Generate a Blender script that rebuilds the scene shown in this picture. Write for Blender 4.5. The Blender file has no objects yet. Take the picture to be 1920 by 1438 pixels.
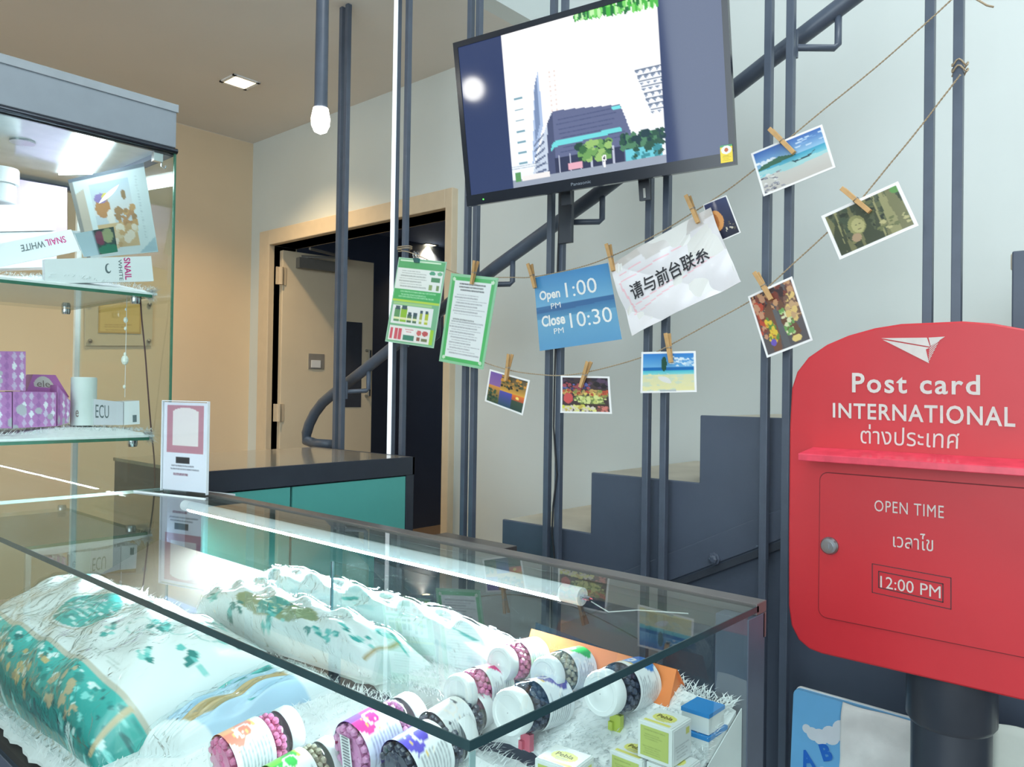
import bpy, math, random
import numpy as np
from mathutils import Vector, Matrix

random.seed(7); RNG = np.random.default_rng(7)
scene = bpy.context.scene
COL = scene.collection
PI = math.pi

# ------------------------------------------------------------------ camera
EYE = 1.26; FPX = 1450.0
_h = math.radians(41.4); _p = math.atan(15/1450); _r = math.atan(.0148)
FWD = Vector((math.cos(_h)*math.cos(_p), math.sin(_h)*math.cos(_p), math.sin(_p)))
_r0 = Vector((math.sin(_h), -math.cos(_h), 0)); _u0 = _r0.cross(FWD)
RGT = _r0*math.cos(_r) + _u0*math.sin(_r); UPV = _u0*math.cos(_r) - _r0*math.sin(_r)
CAMP = Vector((0, 0, EYE))
cam = bpy.data.cameras.new('camera'); cam_o = bpy.data.objects.new('camera', cam); COL.objects.link(cam_o)
cam.sensor_fit = 'HORIZONTAL'; cam.sensor_width = 36.0; cam.lens = 36.0*FPX/1920; cam.clip_start = .02
mw = Matrix.Identity(4)
for i, a in enumerate((RGT, UPV, -FWD)):
    for j in range(3): mw[j][i] = a[j]
mw.translation = CAMP
cam_o.matrix_world = mw
scene.camera = cam_o

def ray(px, py): return FWD + RGT*((px-960)/FPX) + UPV*((719-py)/FPX)
def P(px, py, ax, val):
    "survey helper: the point of the plane ax=val that the photograph shows at this pixel"
    d = ray(px, py); i = 'XYZ'.index(ax)
    return CAMP + d*((val-CAMP[i])/d[i])
SL0, SL1 = .449, .45                      # sloping display board: z = SL0 + SL1*x
def PS(px, py, h=0.0):
    d = ray(px, py)
    t = (SL0+h-CAMP.z)/(d.z-SL1*d.x)
    return CAMP + d*t

# ------------------------------------------------------------------ world, light, exposure
w = bpy.data.worlds.new('world'); scene.world = w; w.use_nodes = True
bg = w.node_tree.nodes['Background']; bg.inputs[0].default_value = (.80, .90, 1.0, 1); bg.inputs[1].default_value = .55
def area(name, loc, target, sx, sy, power, color):
    l = bpy.data.lights.new(name, 'AREA'); l.shape = 'RECTANGLE'; l.size = sx; l.size_y = sy; l.energy = power; l.color = color
    o = bpy.data.objects.new(name, l); COL.objects.link(o); o.location = loc
    o.rotation_euler = (Vector(target)-Vector(loc)).to_track_quat('-Z', 'Y').to_euler()
    return o
area('daylight_shop_window', (-3.3, -.6, 1.9), (2.4, .6, 1.2), 4.2, 2.8, 135, (.84, .95, 1.0))
area('hall_ceiling_light', (.6, -.6, 4.1), (.8, -.2, 0), 1.8, 1.8, 58, (.90, .97, 1.0))
scene.view_settings.view_transform = 'Standard'; scene.view_settings.look = 'None'
scene.view_settings.gamma = 1.0; scene.view_settings.use_curve_mapping = False
scene.view_settings.exposure = 0.2
scene.cycles.transparent_max_bounces = 40; scene.cycles.max_bounces = 10

# ------------------------------------------------------------------ materials
def lin(c):
    return tuple(((x/255)/12.92 if x/255 <= .04045 else (((x/255)+.055)/1.055)**2.4) for x in c)
MATS = {}
def M(name, rgb, rough=.5, metal=0.0, var=.06, scale=18.0, coat=0.0, bump=0.0, emit=0.0, spec=.5, trans=0.0):
    if name in MATS: return MATS[name]
    m = bpy.data.materials.new(name); m.use_nodes = True; nt = m.node_tree; b = nt.nodes['Principled BSDF']
    c = lin(rgb)
    tc = nt.nodes.new('ShaderNodeTexCoord'); nz = nt.nodes.new('ShaderNodeTexNoise'); nz.inputs['Scale'].default_value = scale
    nz.inputs['Detail'].default_value = 4
    rp = nt.nodes.new('ShaderNodeValToRGB')
    rp.color_ramp.elements[0].position = .3; rp.color_ramp.elements[1].position = .7
    rp.color_ramp.elements[0].color = tuple(x*(1-var) for x in c)+(1,)
    rp.color_ramp.elements[1].color = tuple(min(1, x*(1+var)) for x in c)+(1,)
    nt.links.new(tc.outputs['Object'], nz.inputs['Vector']); nt.links.new(nz.outputs['Fac'], rp.inputs['Fac'])
    nt.links.new(rp.outputs['Color'], b.inputs['Base Color'])
    b.inputs['Roughness'].default_value = rough; b.inputs['Metallic'].default_value = metal
    b.inputs['Specular IOR Level'].default_value = spec
    if coat: b.inputs['Coat Weight'].default_value = coat; b.inputs['Coat Roughness'].default_value = .08
    if bump:
        bp = nt.nodes.new('ShaderNodeBump'); bp.inputs['Strength'].default_value = bump; bp.inputs['Distance'].default_value = .004
        n2 = nt.nodes.new('ShaderNodeTexNoise'); n2.inputs['Scale'].default_value = scale*4
        nt.links.new(tc.outputs['Object'], n2.inputs['Vector']); nt.links.new(n2.outputs['Fac'], bp.inputs['Height'])
        nt.links.new(bp.outputs['Normal'], b.inputs['Normal'])
    if emit:
        b.inputs['Emission Color'].default_value = c+(1,); b.inputs['Emission Strength'].default_value = emit
    if trans: b.inputs['Transmission Weight'].default_value = trans
    MATS[name] = m; return m
def GLASS(name, tint=(.93, .97, .96), ior=1.45, rough=0.0):
    if name in MATS: return MATS[name]
    m = bpy.data.materials.new(name); m.use_nodes = True; nt = m.node_tree; nt.nodes.clear()
    out = nt.nodes.new('ShaderNodeOutputMaterial'); mx = nt.nodes.new('ShaderNodeMixShader')
    tr = nt.nodes.new('ShaderNodeBsdfTransparent'); tr.inputs[0].default_value = tint+(1,)
    gl = nt.nodes.new('ShaderNodeBsdfGlossy'); gl.inputs['Roughness'].default_value = rough
    fr = nt.nodes.new('ShaderNodeFresnel'); fr.inputs[0].default_value = ior
    ge = nt.nodes.new('ShaderNodeNewGeometry'); iv = nt.nodes.new('ShaderNodeMath'); iv.operation = 'SUBTRACT'; iv.inputs[0].default_value = 1.0
    nt.links.new(ge.outputs['Backfacing'], iv.inputs[1]); mu = nt.nodes.new('ShaderNodeMath'); mu.operation = 'MULTIPLY'
    nt.links.new(fr.outputs[0], mu.inputs[0]); nt.links.new(iv.outputs[0], mu.inputs[1]); nt.links.new(mu.outputs[0], mx.inputs[0]); nt.links.new(tr.outputs[0], mx.inputs[1]); nt.links.new(gl.outputs[0], mx.inputs[2])
    nt.links.new(mx.outputs[0], out.inputs[0]); MATS[name] = m; return m
def FILM(name):
    "clear crinkled packing film: mostly see-through with sharp wrinkled glints"
    if name in MATS: return MATS[name]
    m = GLASS(name, (.97, .99, .99), 1.35, .08); nt = m.node_tree
    tc = nt.nodes.new('ShaderNodeTexCoord'); nz = nt.nodes.new('ShaderNodeTexNoise'); nz.inputs['Scale'].default_value = 26; nz.inputs['Detail'].default_value = 3
    nz.inputs['Distortion'].default_value = 1.2
    bp = nt.nodes.new('ShaderNodeBump'); bp.inputs['Strength'].default_value = .9; bp.inputs['Distance'].default_value = .02
    nt.links.new(tc.outputs['Object'], nz.inputs['Vector']); nt.links.new(nz.outputs['Fac'], bp.inputs['Height'])
    for n in nt.nodes:
        if n.bl_idname in ('ShaderNodeBsdfGlossy', 'ShaderNodeFresnel'): nt.links.new(bp.outputs['Normal'], n.inputs['Normal'])
    return m
def PRINT(name, rough=.35, coat=0.0, emit=0.0):
    "printed surface: colour comes from the mesh colour attribute"
    if name in MATS: return MATS[name]
    m = bpy.data.materials.new(name); m.use_nodes = True; nt = m.node_tree; b = nt.nodes['Principled BSDF']
    a = nt.nodes.new('ShaderNodeAttribute'); a.attribute_name = 'col'
    nt.links.new(a.outputs['Color'], b.inputs['Base Color']); b.inputs['Roughness'].default_value = rough
    b.inputs['Coat Weight'].default_value = coat; b.inputs['Coat Roughness'].default_value = .1
    if emit:
        b.inputs['Base Color'].default_value = (.01, .012, .02, 1); nt.links.remove(b.inputs['Base Color'].links[0])
        nt.links.new(a.outputs['Color'], b.inputs['Emission Color']); b.inputs['Emission Strength'].default_value = emit
    MATS[name] = m; return m
def LAMP(name, rgb, strength):
    if name in MATS: return MATS[name]
    m = bpy.data.materials.new(name); m.use_nodes = True; nt = m.node_tree; nt.nodes.clear()
    e = nt.nodes.new('ShaderNodeEmission'); o = nt.nodes.new('ShaderNodeOutputMaterial')
    e.inputs[0].default_value = lin(rgb)+(1,); e.inputs[1].default_value = strength
    nt.links.new(e.outputs[0], o.inputs[0]); MATS[name] = m; return m

# ------------------------------------------------------------------ mesh builder
class MB:
    def __init__(s): s.v = []; s.f = []; s.c = None
    def add(s, vs, fs):
        o = len(s.v); s.v += [Vector(v) for v in vs]; s.f += [tuple(i+o for i in f) for f in fs]; return s
    def hexa(s, b, t):   # bottom ring of 4, top ring of 4
        return s.add(list(b)+list(t), [(3,2,1,0),(4,5,6,7),(0,1,5,4),(1,2,6,5),(2,3,7,6),(3,0,4,7)])
    def box(s, x0, x1, y0, y1, z0, z1):
        return s.hexa([(x0,y0,z0),(x1,y0,z0),(x1,y1,z0),(x0,y1,z0)], [(x0,y0,z1),(x1,y0,z1),(x1,y1,z1),(x0,y1,z1)])
    def obox(s, c, ax, ay, az, hx, hy, hz):   # oriented box, half sizes
        c = Vector(c); ax, ay, az = Vector(ax)*hx, Vector(ay)*hy, Vector(az)*hz
        q = [c-ax-ay, c+ax-ay, c+ax+ay, c-ax+ay]
        return s.hexa([p-az for p in q], [p+az for p in q])
    def tube(s, pts, r, n=8, caps=True):
        pts = [Vector(p) for p in pts]; rs = r if isinstance(r, (list, tuple)) else [r]*len(pts)
        d0 = (pts[1]-pts[0]).normalized(); a = d0.orthogonal().normalized(); rings = []; vs = []; fs = []
        for i, p in enumerate(pts):
            d = (pts[min(i+1, len(pts)-1)]-pts[max(i-1, 0)]).normalized()
            a = (a-d*a.dot(d)).normalized(); b = d.cross(a)
            for k in range(n):
                t = 2*PI*k/n; vs.append(p+(a*math.cos(t)+b*math.sin(t))*rs[i])
        for i in range(len(pts)-1):
            for k in range(n):
                k2 = (k+1) % n; fs.append((i*n+k, i*n+k2, (i+1)*n+k2, (i+1)*n+k))
        if caps: fs.append(tuple(range(n))[::-1]); fs.append(tuple((len(pts)-1)*n+k for k in range(n)))
        return s.add(vs, fs)
    def lathe(s, prof, n=24, mat=None):
        mat = mat or Matrix.Identity(4); vs = []; fs = []
        for r, z in prof:
            for k in range(n):
                t = 2*PI*k/n; vs.append(mat @ Vector((r*math.cos(t), r*math.sin(t), z)))
        for i in range(len(prof)-1):
            for k in range(n):
                k2 = (k+1) % n; fs.append((i*n+k, i*n+k2, (i+1)*n+k2, (i+1)*n+k))
        if prof[0][0] > 1e-6: fs.append(tuple(range(n))[::-1])
        if prof[-1][0] > 1e-6: fs.append(tuple((len(prof)-1)*n+k for k in range(n)))
        return s.add(vs, fs)
    def prism(s, pts, ext):   # closed outline of 3-D points, extruded by ext
        pts = [Vector(p) for p in pts]; n = len(pts); ext = Vector(ext)
        return s.add(pts+[p+ext for p in pts], [tuple(range(n))[::-1], tuple(range(n, 2*n))]+[(i, (i+1) % n, (i+1) % n+n, i+n) for i in range(n)])
    def ball(s, c, r, n=10, sq=1.0):
        c = Vector(c); m = max(4, n//2)
        return s.lathe([(max(1e-7, r*math.sin(PI*i/m)), -r*sq*math.cos(PI*i/m)) for i in range(m+1)], n, Matrix.Translation(c))

def wloc(o):
    l = Vector(o.location)
    while o.parent: o = o.parent; l += o.location
    return l
def tag(o, label, cat, group=None, kind=None):
    o['label'] = label
    if cat: o['category'] = cat
    if group: o['group'] = group
    if kind: o['kind'] = kind
    return o
def thing(name, label, cat, loc, group=None):
    o = bpy.data.objects.new(name, None); COL.objects.link(o); o.location = loc; o.empty_display_size = .05
    return tag(o, label, cat, group)
def build(name, mb, mat, parent=None, smooth=False, bevel=0.0, label=None):
    "world-coordinate mesh -> object (origin at its base, or at its parent's origin)"
    if parent is None:
        xs = np.array([tuple(v) for v in mb.v]); base = Vector(((xs[:,0].min()+xs[:,0].max())/2, (xs[:,1].min()+xs[:,1].max())/2, xs[:,2].min()))
    else: base = wloc(parent)
    me = bpy.data.meshes.new(name); me.from_pydata([tuple(v-base) for v in mb.v], [], mb.f); me.update()
    me.materials.append(mat)
    if mb.c is not None:
        at = me.color_attributes.new('col', 'FLOAT_COLOR', 'POINT')
        at.data.foreach_set('color', np.asarray(mb.c, dtype=np.float32).ravel())
    if smooth:
        me.polygons.foreach_set('use_smooth', [True]*len(me.polygons))
        if smooth != 'all' and hasattr(me, 'set_sharp_from_angle'): me.set_sharp_from_angle(angle=math.radians(38))
    o = bpy.data.objects.new(name, me); COL.objects.link(o)
    if parent is None: o.location = base
    else: o.parent = parent
    if bevel:
        b = o.modifiers.new('bevel', 'BEVEL'); b.width = bevel; b.segments = 2; b.limit_method = 'ANGLE'
    if label: o['label'] = label
    return o
def struct(name, mb, mat, label, cat, parent=None, **k):
    o = build(name, mb, mat, parent, **k)
    if parent is None: tag(o, label, cat, kind='structure')
    return o
def Box(*a): return MB().box(*a)

# ------------------------------------------------------------------ printed pictures
class Cv:
    "small painted picture; u to the right, v down, colours 0-255"
    def __init__(s, w, h, bg=(255,255,255)):
        s.w, s.h = w, h; s.a = np.zeros((h, w, 3)); s.a[:] = bg
        s.u, s.v = np.meshgrid(np.linspace(0, 1, w), np.linspace(0, 1, h))
    def m(s, mask, c): s.a[mask] = c; return s
    def rect(s, u0, v0, u1, v1, c): return s.m((s.u >= u0)&(s.u <= u1)&(s.v >= v0)&(s.v <= v1), c)
    def ell(s, cu, cv, ru, rv, c): return s.m(((s.u-cu)/ru)**2+((s.v-cv)/rv)**2 <= 1, c)
    def poly(s, pts, c):
        ins = np.zeros(s.u.shape, bool); n = len(pts)
        for i in range(n):
            (x1, y1), (x2, y2) = pts[i], pts[(i+1) % n]
            if y1 == y2: continue
            k = ((s.v >= min(y1, y2))&(s.v < max(y1, y2)))&(s.u < (x2-x1)*(s.v-y1)/(y2-y1)+x1); ins ^= k
        return s.m(ins, c)
    def grad(s, u0, v0, u1, v1, c0, c1):
        k = (s.u >= u0)&(s.u <= u1)&(s.v >= v0)&(s.v <= v1); t = ((s.v-v0)/(v1-v0))[k][:, None]
        s.a[k] = np.array(c0)*(1-t)+np.array(c1)*t; return s
    def spots(s, u0, v0, u1, v1, n, r, cols, asp=1.0):
        for _ in range(n):
            cu, cv = RNG.uniform(u0, u1), RNG.uniform(v0, v1); rr = r*RNG.uniform(.5, 1.3)
            s.ell(cu, cv, rr, rr*asp, cols[RNG.integers(len(cols))])
        return s
    def lines(s, u0, v0, u1, v1, rows, c, fill=.45, blend=.55):
        "unreadable rows of small print"
        dv = (v1-v0)/rows
        for i in range(rows):
            a = u0+RNG.uniform(0, .12)*(u1-u0); b = u1-RNG.uniform(0, .35)*(u1-u0)
            k = (s.u >= a)&(s.u <= b)&(s.v >= v0+i*dv)&(s.v <= v0+i*dv+dv*fill)
            t = (blend*RNG.uniform(.4, 1, s.u.shape))[k][:, None]; s.a[k] = s.a[k]*(1-t)+np.array(c)*t
        return s
    def grain(s, amp): s.a += RNG.normal(0, amp, (s.h, s.w, 1)); return s
    def frame(s, t, c=(250,250,250), asp=None):
        asp = asp or s.w/s.h; return s.m((s.u < t)|(s.u > 1-t)|(s.v < t*asp)|(s.v > 1-t*asp), c)
    def linear(s):
        x = np.clip(s.a, 0, 255)/255; return np.where(x <= .04045, x/12.92, ((x+.055)/1.055)**2.4)
def quadmap(c, n=None, bend=None):
    TL, TR, BR, BL = [Vector(x) for x in c]
    nn = (TR-TL).cross(BL-TL).normalized()
    if nn.dot(CAMP-TL) < 0: nn = -nn
    def f(u, v, d=0.0):
        p = (TL*(1-u)+TR*u)*(1-v)+(BL*(1-u)+BR*u)*v
        return p+nn*(d+(bend(u, v) if bend else 0))
    return f
def sheet(name, f, cv, mat, thick=.0012, parent=None, back=(235,235,232)):
    "paper or card: painted front, plain back and edges"
    w, h = cv.w, cv.h; mb = MB(); vs = []; fs = []
    for j in range(h):
        for i in range(w): vs.append(f(i/(w-1), j/(h-1), 0))
    for j in range(h-1):
        for i in range(w-1):
            a = j*w+i; fs.append((a, a+w, a+w+1, a+1))
    ring = [i for i in range(w)]+[j*w+w-1 for j in range(1, h)]+[(h-1)*w+i for i in range(w-2, -1, -1)]+[j*w for j in range(h-2, 0, -1)]
    cols = np.ones((w*h+len(ring)+0, 4)); cols[:w*h, :3] = cv.linear().reshape(-1, 3); cols[w*h:, :3] = lin(back)
    o = len(vs)
    for k in ring: vs.append(f((k % w)/(w-1), (k//w)/(h-1), -thick))
    n = len(ring)
    for k in range(n): fs.append((ring[k], ring[(k+1) % n], o+(k+1) % n, o+k))
    fs.append(tuple(o+k for k in range(n)))
    mb.add(vs, fs); mb.c = cols
    ob = build(name, mb, mat, parent)
    # outward normals
    return ob
def text_mesh(body, bold=0.0, res=3, shear=0.0, space=1.0):
    c = bpy.data.curves.new('txt', 'FONT'); c.body = body; c.resolution_u = res; c.offset = bold; c.shear = shear; c.space_character = space
    o = bpy.data.objects.new('txt', c); COL.objects.link(o)
    dg = bpy.context.evaluated_depsgraph_get(); dg.update(); me = bpy.data.meshes.new_from_object(o.evaluated_get(dg))
    vs = np.array([tuple(v.co) for v in me.vertices]); fs = [tuple(p.vertices) for p in me.polygons]
    bpy.data.objects.remove(o); bpy.data.curves.remove(c); bpy.data.meshes.remove(me)
    return vs[:, :2], fs
def text(body, f, rect, mat, parent, bold=0.0, d=.0006, rot=0, name='lettering', shear=0.0, space=1.0, keep=None):
    "flat lettering fitted into rect (u0,v0,u1,v1) of the surface map f; rot in quarter turns"
    vs, fs = text_mesh(body, bold, shear=shear, space=space)
    lo, hi = vs.min(0), vs.max(0); q = (vs-lo)/(hi-lo); u0, v0, u1, v1 = rect; mb = MB(); out = []
    for x, y in q:
        if rot == 0: a, b = x, 1-y
        elif rot == 2: a, b = 1-x, y
        elif rot == 1: a, b = y, x            # reads downwards
        else: a, b = 1-y, 1-x
        out.append(f(u0+(u1-u0)*a, v0+(v1-v0)*b, d))
    mb.add(out, fs)
    return build(name, mb, mat, parent)

# common materials
WHITEP = M('white_wall_paint', (220, 228, 227), .75, var=.02, scale=3)
CREAM = M('cream_wall_paint', (228, 208, 178), .7, var=.02, scale=3)
CEILM = M('ceiling_paint', (226, 222, 216), .85, var=.02, scale=2)
SLATE = M('hazed_slate_steel', (76, 86, 103), .42, var=.06, scale=9, bump=.05)  # slate lightened: lens haze is put into the colour
DSLATE = M('hazed_dark_tube', (82, 92, 108), .36, var=.08, scale=20)  # tube colour raised to include the haze over dark metal
BLACK = M('hazed_black_trim', (58, 64, 74), .35, var=.06)  # black lifted towards grey to carry the haze
WHITEM = M('white_plastic', (240, 242, 244), .35, var=.02)
CHROME = M('chrome', (205, 208, 212), .15, 1.0, var=.03)
STEEL = M('brushed_steel', (165, 170, 175), .3, 1.0, var=.06, scale=40)
INKB = M('black_ink', (48, 50, 56), .6, var=.04)
INKW = M('white_ink', (240, 240, 238), .55, var=.02)
PAPER = PRINT('printed_paper', .45); LAMIN = PRINT('laminated_print', .3, .4); CARDP = PRINT('printed_carton', .5)
CLEAR = GLASS('clear_glass'); ACRYL = GLASS('clear_acrylic', (.97, .98, .99), 1.4)
GEDGE = M('green_glass_edge', (44, 72, 78), .2, var=.1, scale=30)
GEDGE2 = M('bright_green_glass_edge', (66, 118, 96), .2, var=.12, scale=30)
WOOD = M('pin_wood', (206, 164, 110), .6, var=.12, scale=60)
TWINE = M('jute_twine', (176, 158, 132), .9, var=.2, scale=300)
# ================================================================== the setting
XW = 2.41; YW = 4.206; ZL = 2.712; ZH = 4.3; YE = 1.95
FLOORM = M('floor_tile', (120, 108, 96), .4, var=.1, scale=2)
NAVY = M('navy_wall_with_ambient', (98, 116, 148), .7, var=.05, scale=3)  # navy lightened: the room's ambient light is put into the colour
struct('floor', Box(-3.2, 5.6, -3.0, 5.4, -.08, 0), FLOORM, 'brown grey floor of the shop', 'floor')
DY0, DY1, DZ = 2.507, 3.954, 2.075
wb = MB().box(XW, XW+.14, -3.0, DY0, 0, ZH).box(XW, XW+.14, DY0, DY1, DZ, ZH).box(XW, XW+.14, DY1, YW, 0, ZH)
struct('wall_back', wb, WHITEP, 'tall white wall behind the staircase with the door opening', 'wall')
struct('wall_left', Box(-3.2, XW, YW, YW+.14, 0, ZL), CREAM, 'cream wall on the left washed with warm light', 'wall')
struct('wall_right', Box(-3.2, XW+.14, -3.14, -3.0, 0, ZH), WHITEP, 'white side wall of the shop', 'wall')
struct('wall_upper', Box(-3.2, XW, YE, YE+.08, ZL, ZH), WHITEP, 'white upper wall above the edge of the low ceiling', 'wall')
struct('ceiling', Box(-3.2, XW, YE+.08, YW, ZL+.0005, ZL+.1), CEILM, 'low greige ceiling with a square downlight', 'ceiling')
struct('ceiling_upper', Box(-3.2, XW+.14, -3.0, YE+.1, ZH, ZH+.1), CEILM, 'high ceiling above the stairwell', 'ceiling')
wf = MB().box(-3.34, -3.2, -3.14, YW+.14, 0, .35).box(-3.34, -3.2, -3.14, YW+.14, 3.5, ZH+.1).box(-3.34, -3.2, 1.7, YW+.14, .35, 3.5)
for y in (-3.0, -1.45, .1, 1.6): wf.box(-3.32, -3.24, y-.04, y+.04, .35, 3.5)
struct('wall_front', wf, WHITEP, 'shop front wall with wide window openings', 'wall')

TRIMM = M('door_frame_cream', (222, 205, 178), .55, var=.03)
fr = MB().box(XW-.035, XW+.15, DY1, DY1+.105, 0, DZ+.085).box(XW-.035, XW+.15, DY0-.045, DY0, 0, DZ+.085).box(XW-.035, XW+.15, DY0, DY1, DZ, DZ+.085)
struct('trim_1', fr, TRIMM, 'cream door frame around the dark doorway', 'door frame', bevel=.004)
# room beyond the doorway
rb = MB().box(5.4, 5.5, 1.6, 5.4, 0, 2.6).box(XW+.14, 5.5, 5.3, 5.4, 0, 2.6).box(XW+.14, 5.5, 1.5, 1.6, 0, 2.6)
struct('wall_beyond', rb, NAVY, 'dark navy walls of the room beyond the doorway', 'wall')
struct('ceiling_beyond', Box(XW+.14, 5.5, 1.5, 5.4, 2.6, 2.7), NAVY, 'dark ceiling of the room beyond the doorway', 'ceiling')
# open door leaf
hin = Vector((2.44, 3.93, 0)); end = Vector((3.04, 3.86, 0)); dd = (end-hin).normalized(); nn = Vector((-dd.y, dd.x, 0))
if nn.y > 0: nn = -nn
L = (end-hin).length; Z = Vector((0, 0, 1))
DOORM = M('door_leaf_beige', (236, 220, 192), .5, var=.04, scale=4)
door = struct('door_1', MB().obox(hin+dd*L/2+Z*1.03, dd, nn, Z, L/2, .02, 1.02), DOORM, 'beige door standing open into the dark room', 'door', bevel=.003)
def on_door(s, z, d=.02): return hin+dd*s+Z*z+nn*d
build('lock_plate', MB().obox(on_door(.22, 1.42, .022), dd, nn, Z, .05, .003, .045), M('grey_lock_plate', (150, 146, 140), .4), door, bevel=.001)
build('latch_button', MB().obox(on_door(.215, 1.405, .027), dd, nn, Z, .03, .004, .022), WHITEM, door, bevel=.001)
build('vision_panel', MB().obox(on_door(.47, 1.41, .021), dd, nn, Z, .055, .002, .26), M('dark_glazing', (70, 74, 84), .15), door)
build('pull_handle', MB().tube([on_door(.56, 1.22), on_door(.56, 1.22, .06), on_door(.56, 1.5, .06), on_door(.56, 1.5)], .009, 8), STEEL, door, smooth=True)
for z in (.35, 1.12, 1.9):
    build('hinge', MB().tube([hin+Z*(z-.05)+nn*.03-dd*.012, hin+Z*(z+.05)+nn*.03-dd*.012], .012, 8).obox(hin+Z*z+nn*.022-dd*.01, dd, nn, Z, .03, .004, .05), TRIMM, door)
build('door_closer', MB().obox(on_door(.2, 1.985, .045), dd, nn, Z, .12, .022, .03).tube([on_door(.1, 2.02, .05), on_door(.34, 2.03, .16), on_door(.05, 2.035, .25)], .009, 6), M('grey_closer', (120, 118, 114), .4), door)

# ------------------------------------------------------------------ lamps of the room
def spot(name, loc, energy, color, size=1.9, parent=None, blend=.9, rad=.04):
    l = bpy.data.lights.new(name, 'SPOT'); l.energy = energy; l.color = color; l.spot_size = size; l.spot_blend = blend; l.shadow_soft_size = rad
    o = bpy.data.objects.new(name, l); COL.objects.link(o)
    if parent: o.parent = parent; o.location = Vector(loc)-wloc(parent)
    else: o.location = loc
    return o
def downlight(p, label, s=.052, energy=58, col=(1.0, .71, .40), square=True, st=14, z=ZL):
    t = thing('downlight', label, 'downlight', (p.x, p.y, z), 'recessed downlights')
    mb = MB()
    for a in range(4):
        c, sn = math.cos(a*PI/2), math.sin(a*PI/2)
        mb.obox((p.x+c*(s+.008), p.y+sn*(s+.008), z-.003), (-sn, c, 0), (c, sn, 0), (0,0,1), s+.016, .008, .003)
    build('frame', mb, WHITEM, t)
    build('lens', Box(p.x-s, p.x+s, p.y-s, p.y+s, z-.004, z-.001), LAMP('warm_lens', (255, 222, 160), st), t)
    spot('downlight_beam', (p.x, p.y, z-.012), energy, col, 2.05, t, .75)
    return t
downlight(P(450, 153, 'Z', ZL), 'glowing square downlight in the low ceiling')
downlight(Vector((.45, 3.45, ZL)), 'unseen square downlight added to warm the left wall')  # unseen fitting, added to spread warm light along the left wall
downlight(P(803, 459, 'Z', 2.6), 'small warm downlight in the dark room beyond the door', s=.05, energy=170, st=8, z=2.6)
# pendant lamp
pb = P(601, 228, 'Y', 2.12)
pt = thing('pendant_lamp', 'slim black pendant tube with a glowing bulb at its end', 'pendant lamp', (pb.x, pb.y, ZL))
build('canopy', MB().lathe([(.045, ZL-.03), (.05, ZL-.001)], 20, Matrix.Translation((pb.x, pb.y, 0))), DSLATE, pt, smooth=True)
build('tube', MB().lathe([(.0215, pb.z+.04), (.0205, pb.z+.3), (.019, ZL-.02)], 20, Matrix.Translation((pb.x, pb.y, 0))), DSLATE, pt, smooth=True)
build('bulb', MB().lathe([(.004, pb.z-.04), (.02, pb.z-.032), (.029, pb.z-.012), (.03, pb.z+.01), (.024, pb.z+.042)], 20, Matrix.Translation((pb.x, pb.y, 0))), LAMP('bulb_glow', (255, 250, 236), 16), pt, smooth=True)

# ------------------------------------------------------------------ staircase
XS = 1.79
def nose(k): return 1.61-.335*k, .863+.172*k
st = thing('staircase', 'slate painted steel staircase with pale treads climbing along the white wall', 'staircase', (2.1, 1.0, 0))
K0, K1 = -4, 9
out = []
y, z = nose(K0); out.append((XS, y, z-.172))
for k in range(K0, K1+1):
    y, z = nose(k); out.append((XS, y, z)); out.append((XS, y-.335, z))
a = P(1265, 1092, 'X', XS); b = P(1432, 1030, 'X', XS); sl = (b.z-a.z)/(b.y-a.y)
yl = out[-1][1]; out.append((XS, yl, a.z+sl*(yl-a.y)))
y0 = out[0][1]; zb = max(0.02, a.z+sl*(y0-a.y)); ybot = a.y+(0.02-a.z)/sl
if a.z+sl*(y0-a.y) < .02: out.append((XS, ybot, .02)); out.append((XS, y0, .02))
build('stringer', MB().prism(out, (.012, 0, 0)), SLATE, st, bevel=.003)
TREADM = M('pale_tread_wood', (194, 188, 172), .6, var=.1, scale=7, bump=.1)
for k in range(K0, K1+1):
    y, z = nose(k)
    build('tread', Box(XS+.012, XW-.001, y-.335-.01, y+.004, z-.035, z-.003), TREADM, st, bevel=.002)
    build('riser', Box(XS+.012, XW-.001, y-.014, y-.004, z-.172, z-.036), SLATE, st)
def band(p, q, off0, off1, x0, x1):
    p, q = Vector(p), Vector(q); d = (q-p).normalized(); n = Vector((0, -d.z, d.y));  n = n if n.z > 0 else -n
    return MB().prism([(x0,)+tuple((p+n*off0)[1:]), (x0,)+tuple((q+n*off0)[1:]), (x0,)+tuple((q+n*off1)[1:]), (x0,)+tuple((p+n*off1)[1:])], (x1-x0, 0, 0))
lo = Vector((XS, 1.2, a.z+sl*(1.2-a.y))); hi = Vector((XS, -1.0, a.z+sl*(-1.0-a.y)))
build('flat_bar', band(lo, hi, .008, .072, XS-.007, XS), SLATE, st, bevel=.002)
build('angle_lip', band(lo, hi, -.012, .004, XS-.004, XS+.012), BLACK, st)
for s in (1338, 1700):
    c = P(s, 1048-(s-1338)*.3, 'X', XS-.012)
    build('bolt', MB().lathe([(.016, 0), (.016, .004), (.011, .005), (.011, .012), (.006, .014)], 8, Matrix.Translation((XS-.007, c.y, c.z)) @ Matrix.Rotation(-PI/2, 4, 'Y')), SLATE, st)
build('under_panel', Box(XS+.013, XS+.03, -2.9, 2.6, 0.0, .74), SLATE, st)
build('under_panel', MB().prism([(XS+.013, 1.3, .74), (XS+.013, -2.9, .74), (XS+.013, -2.9, a.z+sl*(-2.9-a.y)), (XS+.013, 1.3, a.z+sl*(1.3-a.y)-.0)], (.017, 0, 0)), SLATE, st)

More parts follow.
